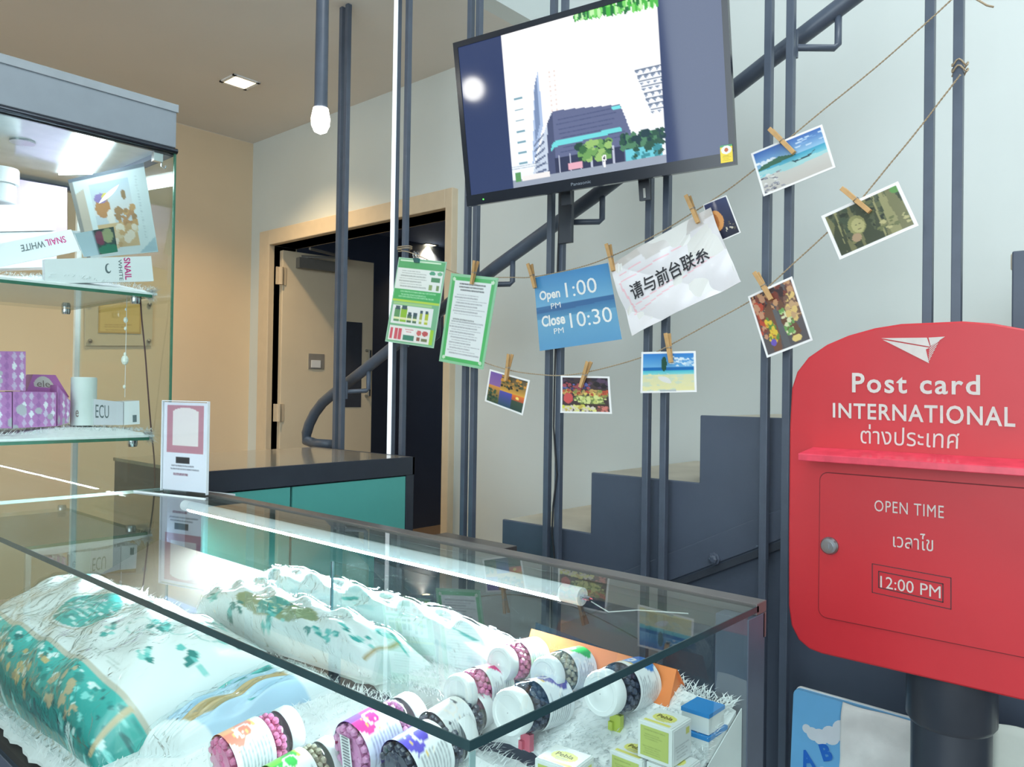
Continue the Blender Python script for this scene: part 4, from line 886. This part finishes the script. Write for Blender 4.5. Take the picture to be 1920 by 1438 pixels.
# ------------------------------------------------------------------ bottles of capsules
PETM = GLASS('clear_bottle', (.95, .96, .96), 1.4)
CAPM = M('white_ribbed_cap', (238, 242, 244), .4, var=.02)
def bottle_meshes():
    body = MB().lathe([(.002, 0), (.022, .0005), (.027, .004), (.028, .012), (.028, .072), (.026, .08), (.0225, .084), (.0225, .088)], 28)
    cap = MB(); n = 48; prof = [(.0245, .0865), (.0248, .0885), (.0248, .103), (.0235, .1065), (.019, .1068), (.018, .1058), (.009, .1058), (.008, .1066), (.0005, .1066)]
    vs = []; fs = []
    for i, (r, z) in enumerate(prof):
        for k in range(n): rr = r*(1.02 if (k % 2 and i in (1, 2)) else 1); vs.append((rr*math.cos(2*PI*k/n), rr*math.sin(2*PI*k/n), z))
    for i in range(len(prof)-1):
        for k in range(n): fs.append((i*n+k, i*n+(k+1) % n, (i+1)*n+(k+1) % n, (i+1)*n+k))
    cap.add(vs, fs)
    beads = MB()
    for i in range(9):
        for k in range(15):
            a = 2*PI*(k+.5*(i % 2))/15+RNG.uniform(-.1, .1); beads.ball((.0225*math.cos(a), .0225*math.sin(a), .007+i*.0085+RNG.uniform(-.001, .001)), .0046, 6)
    for i in range(14): a = RNG.uniform(0, 2*PI); r = RNG.uniform(0, .016); beads.ball((r*math.cos(a), r*math.sin(a), .006), .0046, 6)
    beads.lathe([(.001, .004), (.019, .004), (.019, .08), (.001, .08)], 12)
    return body, cap, beads
def to_mesh(nm, mb, mat, smooth=True):
    me = bpy.data.meshes.new(nm); me.from_pydata([tuple(v) for v in mb.v], [], mb.f); me.materials.append(mat)
    if mb.c is not None: me.color_attributes.new('col', 'FLOAT_COLOR', 'POINT').data.foreach_set('color', np.asarray(mb.c, dtype=np.float32).ravel())
    if smooth:
        me.polygons.foreach_set('use_smooth', [True]*len(me.polygons)); me.set_sharp_from_angle(angle=math.radians(40))
    return me
_b, _c, _d = bottle_meshes(); BODY_ME = to_mesh('bottle_body', _b, PETM); CAP_ME = to_mesh('cap', _c, CAPM); BEAD_MES = {}
def bead_mesh(col):
    if col not in BEAD_MES: BEAD_MES[col] = to_mesh('capsules', _d, M('capsules_%d_%d_%d' % col, col, .25, var=.12, scale=120, coat=.5))
    return BEAD_MES[col]
def label_mesh(c1, c2, c3, flip):
    "wrap label: coloured swoosh over a white back panel with small print"
    n, m = 60, 24; mb = MB(); cv = Cv(n, m, (240, 243, 246))
    for j in range(m):
        for i in range(n):
            u, v = i/(n-1), j/(m-1); u = 1-u if flip else u     # u small: print panel, u large: coloured swoosh
            edge = .40+.05*math.sin(2*PI*v)
            if u > edge:
                cv.a[j, i] = c1
                if abs(u-.62) < .13 and v > .5+.25*math.sin(5*u): cv.a[j, i] = c2
                if v < .12+.12*math.sin(5*u): cv.a[j, i] = (246, 244, 240)
                elif v < .18+.12*math.sin(5*u): cv.a[j, i] = c3
    a, b = (.64, .96) if flip else (.04, .36)
    cv.lines(a, .1, b, .9, 9, (120, 126, 136), .45, .7); cv.ell(.55, .5, .07, .2, (244, 236, 232)); cv.ell(.55, .5, .05, .14, c1); cv.spots(.5, .4, .7, .9, 12, .015, [c3, c2, (250, 240, 230)], 1.3)
    vs = []
    for j in range(m):
        for i in range(n):
            a = -2.75+5.5*i/(n-1); r = .0285; vs.append((r*math.cos(a), r*math.sin(a), .008+.052*(1-j/(m-1))))
    mb.add(vs, [(j*n+i, (j+1)*n+i, (j+1)*n+i+1, j*n+i+1) for j in range(m-1) for i in range(n-1)])
    cols = np.ones((n*m, 4)); cols[:, :3] = cv.linear().reshape(-1, 3); mb.c = cols
    return to_mesh('label', mb, PRINT('glossy_label', .3, .5))
def put(name, me, parent, kind=None):
    o = bpy.data.objects.new(name, me); COL.objects.link(o); o.parent = parent
    if kind: o['kind'] = kind
    return o
BR = 1.2     # girth of these bottles
def bottle(px, ax, cols, bead, label, prop=None, sc=1.0, roll=0.0, bar=False):
    "px: pixel of the middle of the bottle; ax: direction towards the cap"
    ax = Vector(ax).normalized(); r = .0285*BR*sc; mid = PS(px[0], px[1], .014+r+.053*sc*abs(ax.z-SL1*ax.x)*.32)
    yv = (SN-ax*SN.dot(ax)).normalized(); xv = yv.cross(ax).normalized()
    R = Matrix((xv, yv, ax)).transposed().to_4x4() @ Matrix.Rotation(PI/2+roll, 4, 'Z')
    o = thing('capsule_bottle', label, 'bottle', (0, 0, 0), 'capsule bottles in the glass counter')
    o.matrix_world = Matrix.Translation(mid-ax*.053*sc) @ R @ Matrix.Diagonal((BR*sc, BR*sc, sc, 1))
    put('bottle_body', BODY_ME, o); put('cap', CAP_ME, o); put('capsules', bead_mesh(bead), o, 'stuff'); put('label', label_mesh(*cols, ax.x > 0), o)
    if bar: put('base_bar_code', BAR_ME, o)
    if prop:
        base = mid+ax*.014*sc; zb0 = slz(base.x)+.008; zb1 = mid.z-r+.001; Zv = Vector((0, 0, 1)); hz_ = max(.004, (zb1-zb0)/2); base.z = zb0+hz_; tag(build('prop_clip', MB().obox(base, xv, ax, Zv, .008, .004, hz_).obox(base+ax*.006-Zv*hz_*.4-xv*.004, xv, ax, Zv, .003, .003, hz_*.5), M('prop_%d' % prop[0], prop, .4)), prop_label(prop), 'clip', 'clips propping the bottles')
    return o
def prop_label(c): return {(60, 150, 214): 'small blue clip under a capsule bottle', (196, 210, 90): 'small yellow green clip under a dark capsule bottle', (214, 110, 130): 'small pink clip under a dark capsule bottle'}[c]
bm_ = MB(); bcv = Cv(24, 10, (238, 240, 244))
for k in range(0, 24, 2): bcv.a[2:8, k] = (70, 76, 90)
bm_.add([((i/23-.5)*.036, (j/9-.5)*.016, -.0008) for j in range(10) for i in range(24)], [(j*24+i, (j+1)*24+i, (j+1)*24+i+1, j*24+i+1) for j in range(9) for i in range(23)]); bm_.c = np.ones((240, 4)); bm_.c[:, :3] = bcv.linear().reshape(-1, 3)
BAR_ME = to_mesh('base_bar_code', bm_, CARDP, False)
PKC, DKC, SVC = (240, 140, 186), (64, 72, 94), (190, 182, 160)
AB_ = (-1, .03, .09); AF_ = (1, 0, .14)
bottle((974, 1237), AB_, ((222, 100, 96), (240, 160, 110), (246, 206, 120)), PKC, 'bottle of pink capsules with coral label nearest the orange tent card', (60, 150, 214), .80)
bottle((900, 1291), AB_, ((226, 40, 126), (200, 60, 160), (246, 180, 90)), PKC, 'bottle of pink capsules with magenta label and white cap facing left', None, .86)
bottle((1058, 1258), AB_, ((60, 180, 80), (110, 206, 90), (200, 226, 90)), SVC, 'bottle of silvery capsules with green label', None, .82)
bottle((1002, 1322), AB_, ((90, 76, 160), (60, 60, 120), (236, 190, 80)), DKC, 'bottle of dark capsules with violet label behind the glass corner', (214, 110, 130), .95)
bottle((1168, 1288), AB_, ((60, 130, 206), (40, 90, 170), (236, 200, 90)), DKC, 'bottle of dark capsules with blue label beside the yellow boxes', (196, 210, 90), .92)
bottle((482, 1397), AF_, ((246, 140, 120), (250, 176, 130), (246, 214, 130)), PKC, 'bottle of pink capsules with orange label beside the pale blue bag', None, 1.08)
bottle((566, 1452), AF_, ((70, 190, 90), (130, 214, 90), (210, 230, 100)), SVC, 'bottle with bright green label at the bottom edge of the view', None, .95)
bottle((716, 1374), AF_, ((232, 60, 150), (150, 90, 200), (246, 190, 90)), (232, 160, 210), 'bottle of pink capsules with bar code base facing the front', None, 1.08, bar=True)
bottle((806, 1408), AF_, ((96, 80, 200), (80, 70, 180), (240, 200, 100)), DKC, 'bottle of dark capsules with purple label at the front glass corner', None, 1.08)
bottle((856, 1352), AF_, ((240, 240, 244), (226, 226, 232), (80, 84, 96)), DKC, 'white capped dark bottle half hidden behind the purple label bottle', None, .9)

# orange tent card
yA, yB, xr, zr = .745, .50, .898, .904
hb = .024; b0 = slz(xr-hb)+.012; b1 = slz(xr+hb)+.010; th = .0015
OR = M('orange_card', (246, 140, 74), .55, var=.04)
tcard = MB()
for s in (-1, 1):
    zb_2 = b0 if s < 0 else b1
    tcard.hexa([(xr+s*hb, yB, zb_2), (xr+s*(hb-th), yB, zb_2), (xr+s*(hb-th), yA, zb_2), (xr+s*hb, yA, zb_2)] if s < 0 else [(xr+hb-th, yB, zb_2), (xr+hb, yB, zb_2), (xr+hb, yA, zb_2), (xr+hb-th, yA, zb_2)],
               [(xr-th/2, yB, zr), (xr+th/2, yB, zr), (xr+th/2, yA, zr), (xr-th/2, yA, zr)])
tcard.add([(xr-hb, yB+.003, b0), (xr+hb, yB+.003, b1), (xr, yB+.003, zr-.001)], [(0, 1, 2)])
tag(build('tent_card', tcard, OR), 'orange folded tent card lying at the back of the counter', 'tent card')

# yellow and white carton boxes
def carton(c, hx, hy, hz, label, yaw=0.0):
    t = thing('carton_box', label, 'box', (c[0], c[1], c[2]-hz), 'yellow and white carton boxes')
    ax, ay, az = Vector((math.cos(yaw), math.sin(yaw), 0)), Vector((-math.sin(yaw), math.cos(yaw), 0)), Vector((0, 0, 1)); c = Vector(c)
    build('carton', MB().obox(c, ax, ay, az, hx, hy, hz), M('white_carton', (232, 236, 236), .5, var=.02), t, bevel=.0006)
    def face(o, du, dv, n): return lambda u, v, d=0: o+du*(u-.5)*2-dv*(v-.5)*2+n*(.0008+d)
    cv = Cv(30, 28, (190, 202, 110)); cv.lines(.08, .08, .92, .16, 1, (120, 130, 70), .8); cv.lines(.08, .25, .92, .95, 9, (140, 150, 80), .4, .6)
    f = face(c-ax*hx, -ay*hy*.82, az*hz*.8, -ax); sheet('side_print', f, cv, CARDP, .0006, t)
    cv = Cv(30, 30, (232, 236, 236)); cv.ell(.5, .5, .36, .28, (232, 226, 120)); cv.rect(.1, .85, .9, .97, (230, 222, 120)); cv.lines(.3, .6, .75, .75, 3, (150, 150, 150), .5)
    f = face(c+az*hz, -ay*hy*.92, ax*hx*.92, az); sheet('top_print', f, cv, CARDP, .0006, t); text('Pebla', f, (.26, .36, .74, .56), M('olive_ink', (120, 110, 50), .6), t, .01, d=.0004)
    cv = Cv(26, 26, (228, 232, 234)); cv.lines(.1, .5, .9, .95, 6, (150, 156, 160), .4, .6); cv.rect(.7, .1, .9, .3, (216, 212, 120))
    f = face(c-ay*hy, ax*hx*.9, az*hz*.9, -ay); sheet('end_print', f, cv, CARDP, .0006, t)
    return t
s_ = .0222
carton((.795, .4425+.015, .885-s_*1), s_, s_, s_-.001, 'yellow sided carton on top of two others')
carton((.79, .4928, .885-3*s_), s_, s_, s_-.001, 'lower left carton under the topmost yellow sided carton')
carton((.795, .4455, .885-3*s_), s_, s_, s_-.001, 'lower right carton next to the dark corner post')
carton((.70, .53, .85-s_), s_, s_+.003, s_-.001, 'yellow and white carton lying in front by the fur', .1)
def bluebox(c, h, label):
    t = thing('blue_box', label, 'box', (c[0], c[1], c[2]-h[2]), 'blue and white boxes'); 
    build('carton', Box(c[0]-h[0], c[0]+h[0], c[1]-h[1], c[1]+h[1], c[2]-h[2], c[2]+h[2]), M('white_carton', (232, 236, 236), .5), t, bevel=.0005)
    build('blue_lid', Box(c[0]-h[0]-.0006, c[0]+h[0]+.0006, c[1]-h[1]-.0006, c[1]+h[1]+.0006, c[2]+h[2]-.004, c[2]+h[2]+.0008), M('bright_blue_print', (40, 140, 214), .4), t)
bluebox((.868, .447, .868), (.02, .018, .012), 'upper small blue and white box beside the dark corner post')
bluebox((.868, .447, .84), (.024, .02, .0145), 'lower small blue and white box beside the dark corner post')

# ------------------------------------------------------------------ acrylic stand on the counter
bl, br = P(303, 919, 'Z', CZ+.003), P(388, 928, 'Z', CZ+.003); sd = (br-bl).normalized(); sn = Vector((sd.y, -sd.x, 0)); sn = sn if sn.dot(CAMP-bl) > 0 else -sn
hS = 168/1450*(bl-CAMP).dot(FWD); Z = Vector((0, 0, 1)); wS = (br-bl).length
as_ = thing('acrylic_sign_stand', 'clear acrylic stand with a pink and white payment card', 'sign stand', (bl+br)/2)
m_ = (bl+br)/2
build('clear_holder', MB().obox(m_+Z*(hS/2)+sn*.003, sd, sn, Z, wS/2, .0012, hS/2).obox(m_+Z*(hS/2)-sn*.003, sd, sn, Z, wS/2, .0012, hS/2), ACRYL, as_)
WHE = M('bright_acrylic_edge', (236, 244, 250), .2)
build('holder_edge', MB().obox(m_+Z*hS, sd, sn, Z, wS/2, .004, .001).obox(m_+Z*(hS/2)+sd*wS/2, sd, sn, Z, .0008, .004, hS/2).obox(m_+Z*(hS/2)-sd*wS/2, sd, sn, Z, .0008, .004, hS/2), WHE, as_)
build('foot', MB().obox(m_+Z*-.0013, sd, sn, Z, wS*.78, .045, .0015), ACRYL, as_); build('foot_edge', MB().obox(m_+sn*.045-Z*.0013, sd, sn, Z, wS*.78, .002, .0022).obox(m_-sn*.045-Z*.0013, sd, sn, Z, wS*.78, .002, .0022), WHE, as_)
cv = Cv(60, 110, (236, 240, 248)); cv.rect(.08, .03, .93, .57, (196, 138, 152)); cv.rect(.22, .10, .80, .49, (240, 232, 228)); cv.ell(.5, .1, .26, .04, (240, 232, 228)); cv.rect(.30, .62, .62, .69, (44, 44, 50)); cv.lines(.15, .71, .85, .78, 2, (110, 112, 124), .55, .8); cv.lines(.25, .80, .75, .84, 1, (120, 70, 90), .8, .8)
sheet('payment_card', quadmap([bl+Z*hS*.985+sd*.004, br+Z*hS*.985-sd*.004, br+Z*.004-sd*.004, bl+Z*.004+sd*.004]), cv, PAPER, .0008, as_)

# ================================================================== tall showcase
SX0, SX1, SY0, SY1 = .02, .972, 2.1, 2.78
sc_ = thing('tall_showcase', 'tall glass showcase with lit top and fur covered shelves', 'showcase', ((SX0+SX1)/2, (SY0+SY1)/2, 0))
GREYH = M('grey_housing', (150, 160, 170), .35, .2, var=.03)
build('base', Box(SX0, SX1, SY0, SY1, 0, .5), M('counter_base_laminate', (70, 78, 90), .4), sc_)
build('light_housing', MB().box(SX0, SX1, SY0, SY1, 1.915, 2.028), GREYH, sc_, bevel=.002)
build('top_lip', Box(SX0, SX1+.004, SY0-.004, SY1, 2.012, 2.034), M('silver_lip', (176, 184, 192), .25, .5), sc_, bevel=.001)
build('front_track', MB().tube([(SX0, SY0-.002, 1.905), (SX1+.002, SY0-.002, 1.905)], .0075, 12).box(SX0, SX1, SY0+.006, SY0+.014, 1.895, 1.915), M('dark_chrome', (84, 90, 100), .2, .9), sc_, smooth=True)
build('ceiling_tray', Box(SX0+.01, SX1-.01, SY0+.016, SY1-.01, 1.906, 1.914), M('pale_tray', (190, 200, 204), .15, .3), sc_)
build('tray_edge', MB().box(SX1-.03, SX1-.001, SY0+.015, SY1, 1.893, 1.906).box(SX0, SX1-.03, SY1-.03, SY1, 1.893, 1.906), DSLATE, sc_)
lq = [P(x, y, 'Z', 1.9) for x, y in ((143, 248), (217, 262), (173, 327), (110, 328))]
build('light_panel', MB().prism([p+Vector((0, 0, .0)) for p in lq], (0, 0, .008)), LAMP('showcase_panel_glow', (236, 248, 255), 22), sc_)
d_ = P(42, 268, 'Z', 1.902); build('spot_disc', MB().lathe([(.03, 0), (.03, .006)], 24, Matrix.Translation(d_)), STEEL, sc_)
for nm, b in (('front_pane', (SX0+.003, SX1-.003, SY0, SY0+.005, .5, 1.9)), ('side_pane', (SX1-.005, SX1, SY0+.006, SY1-.02, .5, 1.9))): build(nm, Box(*b), CLEAR, sc_)
build('glass_edge', Box(SX1-.004, SX1+.001, SY0-.001, SY0+.006, .5, 1.9), GEDGE2, sc_)
build('corner_profile', Box(SX1-.016, SX1, SY1-.016, SY1, .5, 1.893), M('white_profile', (240, 244, 242), .4), sc_)
build('corner_profile', Box(SX0, SX0+.016, SY1-.016, SY1, .5, 1.893), M('white_profile', (240, 244, 242), .4), sc_)
hk = P(303, 305, 'Y', SY0+.02); build('hook', MB().tube([hk+Vector((0, 0, .03)), hk+Vector((0, 0, -.01)), hk+Vector((.01, 0, -.014)), hk+Vector((.012, 0, -.006))], .0022, 6).obox(hk+Vector((-.012, 0, .012)), (1,0,0), (0,1,0), (0,0,1), .012, .008, .012), CHROME, sc_)
SHX = .922
for z in (1.508, 1.122):
    sh = build('shelf', Box(SX0+.02, SHX, SY0+.022, SY1-.06, z-.008, z), CLEAR, sc_)
    build('shelf_edge', MB().box(SX0+.02, SHX, SY0+.02, SY0+.0218, z-.008, z).box(SHX+.0002, SHX+.0018, SY0+.02, SY1-.06, z-.008, z), GEDGE2, sh)
    for x, y in ((SHX-.03, SY0+.05), (SHX-.03, SY1-.12), (.35, SY1-.1)): build('shelf_clamp', MB().lathe([(.011, -.018), (.013, -.012), (.013, -.001)], 12, Matrix.Translation((x, y, z-.008))), CHROME, sh, smooth=True)
    fur_mat('white_fur', SX0+.05, SHX+.012, SY0+.024, SY1-.08, lambda x, z=z: z+.006, 'white fluffy fur on the %s shelf of the tall showcase' % ('upper' if z > 1.3 else 'lower'), 9000, .017, 40, 26, .018, amp=.7)
    tp = Vector((SHX+.006, SY0+.03, z))
    mbf = MB()
    for k in range(260):
        a = RNG.uniform(-.6, .9); d = Vector((abs(math.cos(a))*RNG.uniform(.2, 1), RNG.uniform(-.6, .3), RNG.uniform(-1, .5))).normalized(); s = Vector((.001, .001, 0)); b0_ = tp+Vector((RNG.uniform(-.012, .004), RNG.uniform(-.008, .03), RNG.uniform(-.004, .016)))
        mbf.add([b0_-s, b0_+s, b0_+d*RNG.uniform(.014, .032)], [(0, 1, 2)])
    tag(build('fur_tuft', mbf, FURM), 'fur tuft poking out at the corner of the %s showcase shelf' % ('upper' if z > 1.3 else 'lower'), 'fur', kind='stuff')
# hanging brown wire and beads modelled from a string of highlights
tag(build('brown_wire', MB().tube(smooth_path([P(x, y, 'Y', 2.2) for x, y in ((263, 556), (266, 600), (272, 660), (278, 740), (283, 800), (289, 860), (290, 915), (286, 990))], 6), .002, 6), M('brown_wire', (96, 66, 66), .6), smooth='all'), 'thin brown wire hanging inside the tall showcase', 'wire')
pA_ = P(238, 555, 'Y', 2.2); pA_.z = 1.4998
cr = thing('highlight_bead_string', 'string of beads standing in for bright reflections in the tall showcase', 'bead string', P(234, 740, 'Y', 2.2)); BW = M('highlight_bead', (250, 250, 240), .1)  # beads and thread shaped after bright reflections of lights
build('thread', MB().tube([pA_, P(234, 745, 'Y', 2.2)], .0008, 5), WHITEM, cr)
for y, r in ((580, .003), (600, .006), (616, .004), (664, .004), (675, .010), (725, .004)): build('bead', MB().ball(P(236-(y-580)*.02, y, 'Y', 2.2), r, 10, 1.4), BW, cr)

# ------------------------------------------------------------------ goods on the showcase shelves
def boxq(name, px, ydepth, Y, cv, label, cat, group=None, mat=None, side=(220, 220, 226)):
    "carton whose front face shows at these four pixels on the plane Y"
    t = thing(name, label, cat, sum((P(a, b, 'Y', Y) for a, b in px), Vector())/4, group)
    q = [P(a, b, 'Y', Y) for a, b in px]; e = Vector((0, ydepth, 0))
    build('carton', MB().hexa([q[3], q[2], q[2]+e, q[3]+e], [q[0], q[1], q[1]+e, q[0]+e]), mat or M('pale_carton', side, .4, var=.02), t)
    f = quadmap(q); sheet('front_print', lambda u, v, d=0: f(u, v, d+.0008), cv, CARDP, .0005, t); return t, f
YA = 2.2
LIL = M('lilac_board', (200, 180, 206), .5)
tag(build('lilac_panel', MB().prism([P(x, y, 'Y', 2.62) for x, y in ((28, 335), (126, 352), (126, 470), (28, 470))], (0, .01, 0)), LIL), 'lilac backing panel at the back of the upper showcase shelf', 'panel')
t, f = boxq('white_box', [(-70, 384), (109, 384), (104, 432), (-70, 436)], .12, 2.42, Cv(6, 6, (244, 248, 252)), 'large bright white box on the upper showcase shelf under the jar', 'box')
q = [P(x, y, 'Y', 2.42) for x, y in ((-72, 435), (106, 428), (106, 505), (-72, 505))]; t2, f2 = boxq('white_box', [(-72, 437), (106, 434), (106, 500), (-72, 505)], .1, 2.424, Cv(6, 6, (240, 244, 248)), 'white box beneath the bright box on the upper showcase shelf', 'box')
# jar
jb = P(5, 381, 'Y', 2.47); jt = P(5, 316, 'Y', 2.47); jr = (P(29, 360, 'Y', 2.47)-P(5, 360, 'Y', 2.47)).length; hj = jt.z-jb.z
jar = thing('white_jar', 'white capped jar standing on the bright box', 'jar', jb)
build('jar_body', MB().lathe([(jr*.9, 0), (jr, .003), (jr, hj*.52), (jr*.9, hj*.56)], 28, Matrix.Translation(jb)), M('glossy_white_jar', (224, 228, 230), .2), jar, smooth=True)
build('jar_lid', MB().lathe([(jr*1.2, hj*.56), (jr*1.22, hj*.6), (jr*1.22, hj*.95), (jr*1.15, hj)], 28, Matrix.Translation(jb)), WHITEM, jar, smooth=True)
# framed photo card
cv = Cv(70, 80, (224, 240, 242)); cv.rect(.0, 0, .05, 1, (150, 150, 146)); cv.rect(.0, 0, 1, .05, (104, 116, 130)); cv.rect(.24, .12, .76, .9, (206, 220, 228)); cv.grad(.24, .12, .76, .5, (190, 212, 226), (230, 230, 226)); cv.ell(.36, .42, .1, .12, (196, 140, 84)); cv.ell(.36, .3, .09, .06, (150, 130, 190)); cv.ell(.42, .29, .05, .04, (232, 216, 90)); cv.ell(.44, .55, .05, .1, (240, 236, 226)); cv.rect(.24, .62, .76, .9, (216, 186, 140)); cv.spots(.5, .45, .76, .65, 26, .035, [(190, 140, 90), (206, 160, 100), (170, 130, 84)]); cv.ell(.66, .3, .03, .06, (150, 120, 80)); cv.spots(.26, .65, .74, .88, 24, .05, [(226, 206, 170), (206, 170, 120), (236, 226, 206)]); cv.poly([(.05, .2), (.16, .15), (.16, .95), (.05, .95)], (206, 196, 180)); cv.lines(.84, .12, .88, .85, 22, (180, 190, 196), .5, .6); cv.poly([(1, .82), (1, 1), (.72, 1)], (176, 206, 216))
cv.a *= .8
f = quadmap([P(x, y, 'Y', yy) for (x, y), yy in zip(((127, 337), (269, 305), (297, 472), (163, 484)), (2.26, 2.17, 2.165, 2.22))])
ph = tag(sheet('photo_card', f, cv, LAMIN, .004), 'tilted photo card with pale border leaning on the upper showcase shelf', 'photo card')
cv = Cv(30, 24, (120, 140, 150)); cv.rect(.45, 0, 1, 1, (60, 78, 76)); cv.ell(.58, .35, .12, .3, (126, 70, 92)); cv.ell(.8, .3, .14, .3, (150, 160, 120)); cv.ell(.75, .85, .3, .2, (50, 120, 96)); cv.rect(0, 0, .44, 1, (176, 200, 210))
f = quadmap([P(x, y, 'Y', 2.152) for x, y in ((140, 438), (213, 425), (221, 472), (158, 482))]); tag(sheet('photo_card', f, cv, LAMIN, .003), 'small dark photo card in front of the large tilted one', 'photo card')
# white tubes and cartons with lettering
PKI = M('pink_ink', (214, 60, 140), .5); GYI = M('grey_ink', (110, 124, 128), .5)
zsh = 1.508+.016
t, f = boxq('cosmetic_tube', [(-40, 465), (133, 430), (150, 470), (-40, 508)], .03, 2.235, Cv(6, 6, (246, 249, 252)), 'white cosmetic tube lying upside down with pink and grey lettering', 'tube')
text('SNAIL', f, (.68, .22, .90, .52), PKI, t, .012, d=.0012, rot=2); text('WHITE', f, (.42, .24, .67, .54), GYI, t, .012, d=.0012, rot=2)
build('crimped_end', MB().hexa([f(1, .95), f(1.02, 1.0), f(1.02, 1.0)+Vector((0, .02, 0)), f(1, .95)+Vector((0, .02, 0))], [f(1, .05), f(1.13, .2), f(1.13, .2)+Vector((0, .006, 0)), f(1, .05)+Vector((0, .02, 0))]), M('silvery_crimp', (206, 214, 220), .25, .3), t)
t, f = boxq('cosmetic_box', [(84, 486), (283, 480), (288, 527), (84, 532)], .018, 2.128, Cv(6, 6, (246, 249, 252)), 'white cosmetic carton with sideways pink lettering at the shelf front', 'box')
text('SNAIL', f, (.72, .04, .785, .92), PKI, t, .02, d=.0012, rot=1); text('WHITE', f, (.665, .1, .70, .95), GYI, t, .01, d=.0012, rot=1)
mo = []
for k in range(14): a = .6+4.4*k/13; mo.append((.565+.03*math.cos(a), .45+.2*math.sin(a)))
for k in range(14): a = 5.0-4.4*k/13; mo.append((.572+.02*math.cos(a), .43+.15*math.sin(a)))
build('moon_mark', MB().add([f(u, v, .0012) for u, v in mo], [(k, k+1, 26-k, 27-k) for k in range(13)]), GYI, t)
# purple argyle boxes on the lower shelf
def argyle(w, h, nu, nv, ell=False):
    cv = Cv(w, h, (192, 128, 190))
    for i in range(nu):
        for j in range(nv):
            cu, c2 = (i+.5)/nu, (j+.5)/nv; ru, rv = .36/nu, .5/nv
            k = (abs(cv.u-cu)/ru+abs(cv.v-c2)/rv) < 1; cv.m(k, [(240, 238, 246), (206, 180, 214), (214, 196, 224)][(i+j*2) % 3] if (i % 3) else (172, 110, 176))
    cv.spots(0, .3, 1, 1, 5, .09, [(178, 176, 186), (190, 186, 196)], 1.2); cv.rect(0, 0, 1, .02, (176, 110, 176)); return cv
PUR = M('purple_carton', (188, 122, 186), .45)
YP = 2.16
boxq('purple_box', [(-40, 658), (48, 659), (48, 733), (-40, 731)], .06, YP, argyle(40, 50, 6, 4), 'purple argyle carton stacked on top at the shelf edge', 'box', 'purple argyle cartons', PUR)
boxq('purple_box', [(-40, 734), (22, 735), (22, 803), (-40, 803)], .06, YP, argyle(30, 40, 4, 4), 'purple argyle carton at the far left under the stacked one', 'box', 'purple argyle cartons', PUR)
boxq('purple_box', [(24, 734), (106, 735), (105, 799), (24, 803)], .06, YP, argyle(48, 40, 6, 4), 'purple argyle carton in the middle of the lower shelf row', 'box', 'purple argyle cartons', PUR)
cv = Cv(50, 44, (196, 120, 192)); cv.ell(.42, .42, .3, .34, (222, 216, 210)); cv.rect(0, .62, 1, 1, (196, 120, 192))
t, f = boxq('purple_box', [(62, 702), (104, 703), (130, 745), (48, 738)], .05, 2.232, cv, 'tilted purple carton showing a pale oval logo', 'box', 'purple argyle cartons', PUR)
text('ele', f, (.22, .28, .62, .60), M('taupe_ink', (140, 126, 120), .5), t, 0, d=.0012)
boxq('purple_box', [(107, 722), (132, 752), (130, 792), (107, 799)], .05, 2.17, argyle(24, 30, 3, 4), 'purple argyle carton seen edge on next to the white roll', 'box', 'purple argyle cartons', PUR)
# white cylinder and box
cb_ = P(156, 797, 'Y', 2.2); rr_ = (P(180, 750, 'Y', 2.2)-P(133, 750, 'Y', 2.2)).length/2; hc = P(156, 708, 'Y', 2.2).z-cb_.z
cy = thing('white_cylinder_box', 'plain white cylindrical box on the lower showcase shelf', 'box', cb_)
build('cylinder_wall', MB().lathe([(rr_, 0), (rr_, hc*.985), (rr_*.985, hc)], 40, Matrix.Translation(cb_)), M('matt_white_card', (226, 236, 234), .6), cy, smooth=True)
build('cylinder_lid', MB().lathe([(rr_*.95, hc), (rr_*.94, hc+.0012)], 40, Matrix.Translation(cb_)), WHITEM, cy, smooth=True)
def cylmap(u, v, d=0): a = math.radians(-155+60*u); return cb_+Vector((math.cos(a)*(rr_+d), math.sin(a)*(rr_+d), hc*(1-v)))
text('e', cylmap, (.18, .68, .42, .82), M('taupe_ink', (140, 126, 120), .5), cy, 0, d=.0008)
t, f = boxq('white_box', [(176, 748), (231, 754), (231, 797), (176, 797)], .06, 2.17, Cv(6, 6, (222, 222, 230)), 'white carton with thin grey letters next to the cylinder', 'box')
text('ECU', f, (.05, .2, .5, .72), GYI, t, 0, d=.0012)
t, f = boxq('white_box', [(232, 753), (261, 751), (262, 795), (232, 797)], .06, 2.172, Cv(8, 8, (240, 243, 246)), 'bright small carton at the end of the lower showcase shelf', 'box')
build('bar_code', MB().add([f(.55, .6, .0013), f(.8, .6, .0013), f(.8, .9, .0013), f(.55, .9, .0013)], [(0, 1, 2, 3)]), GYI, t)
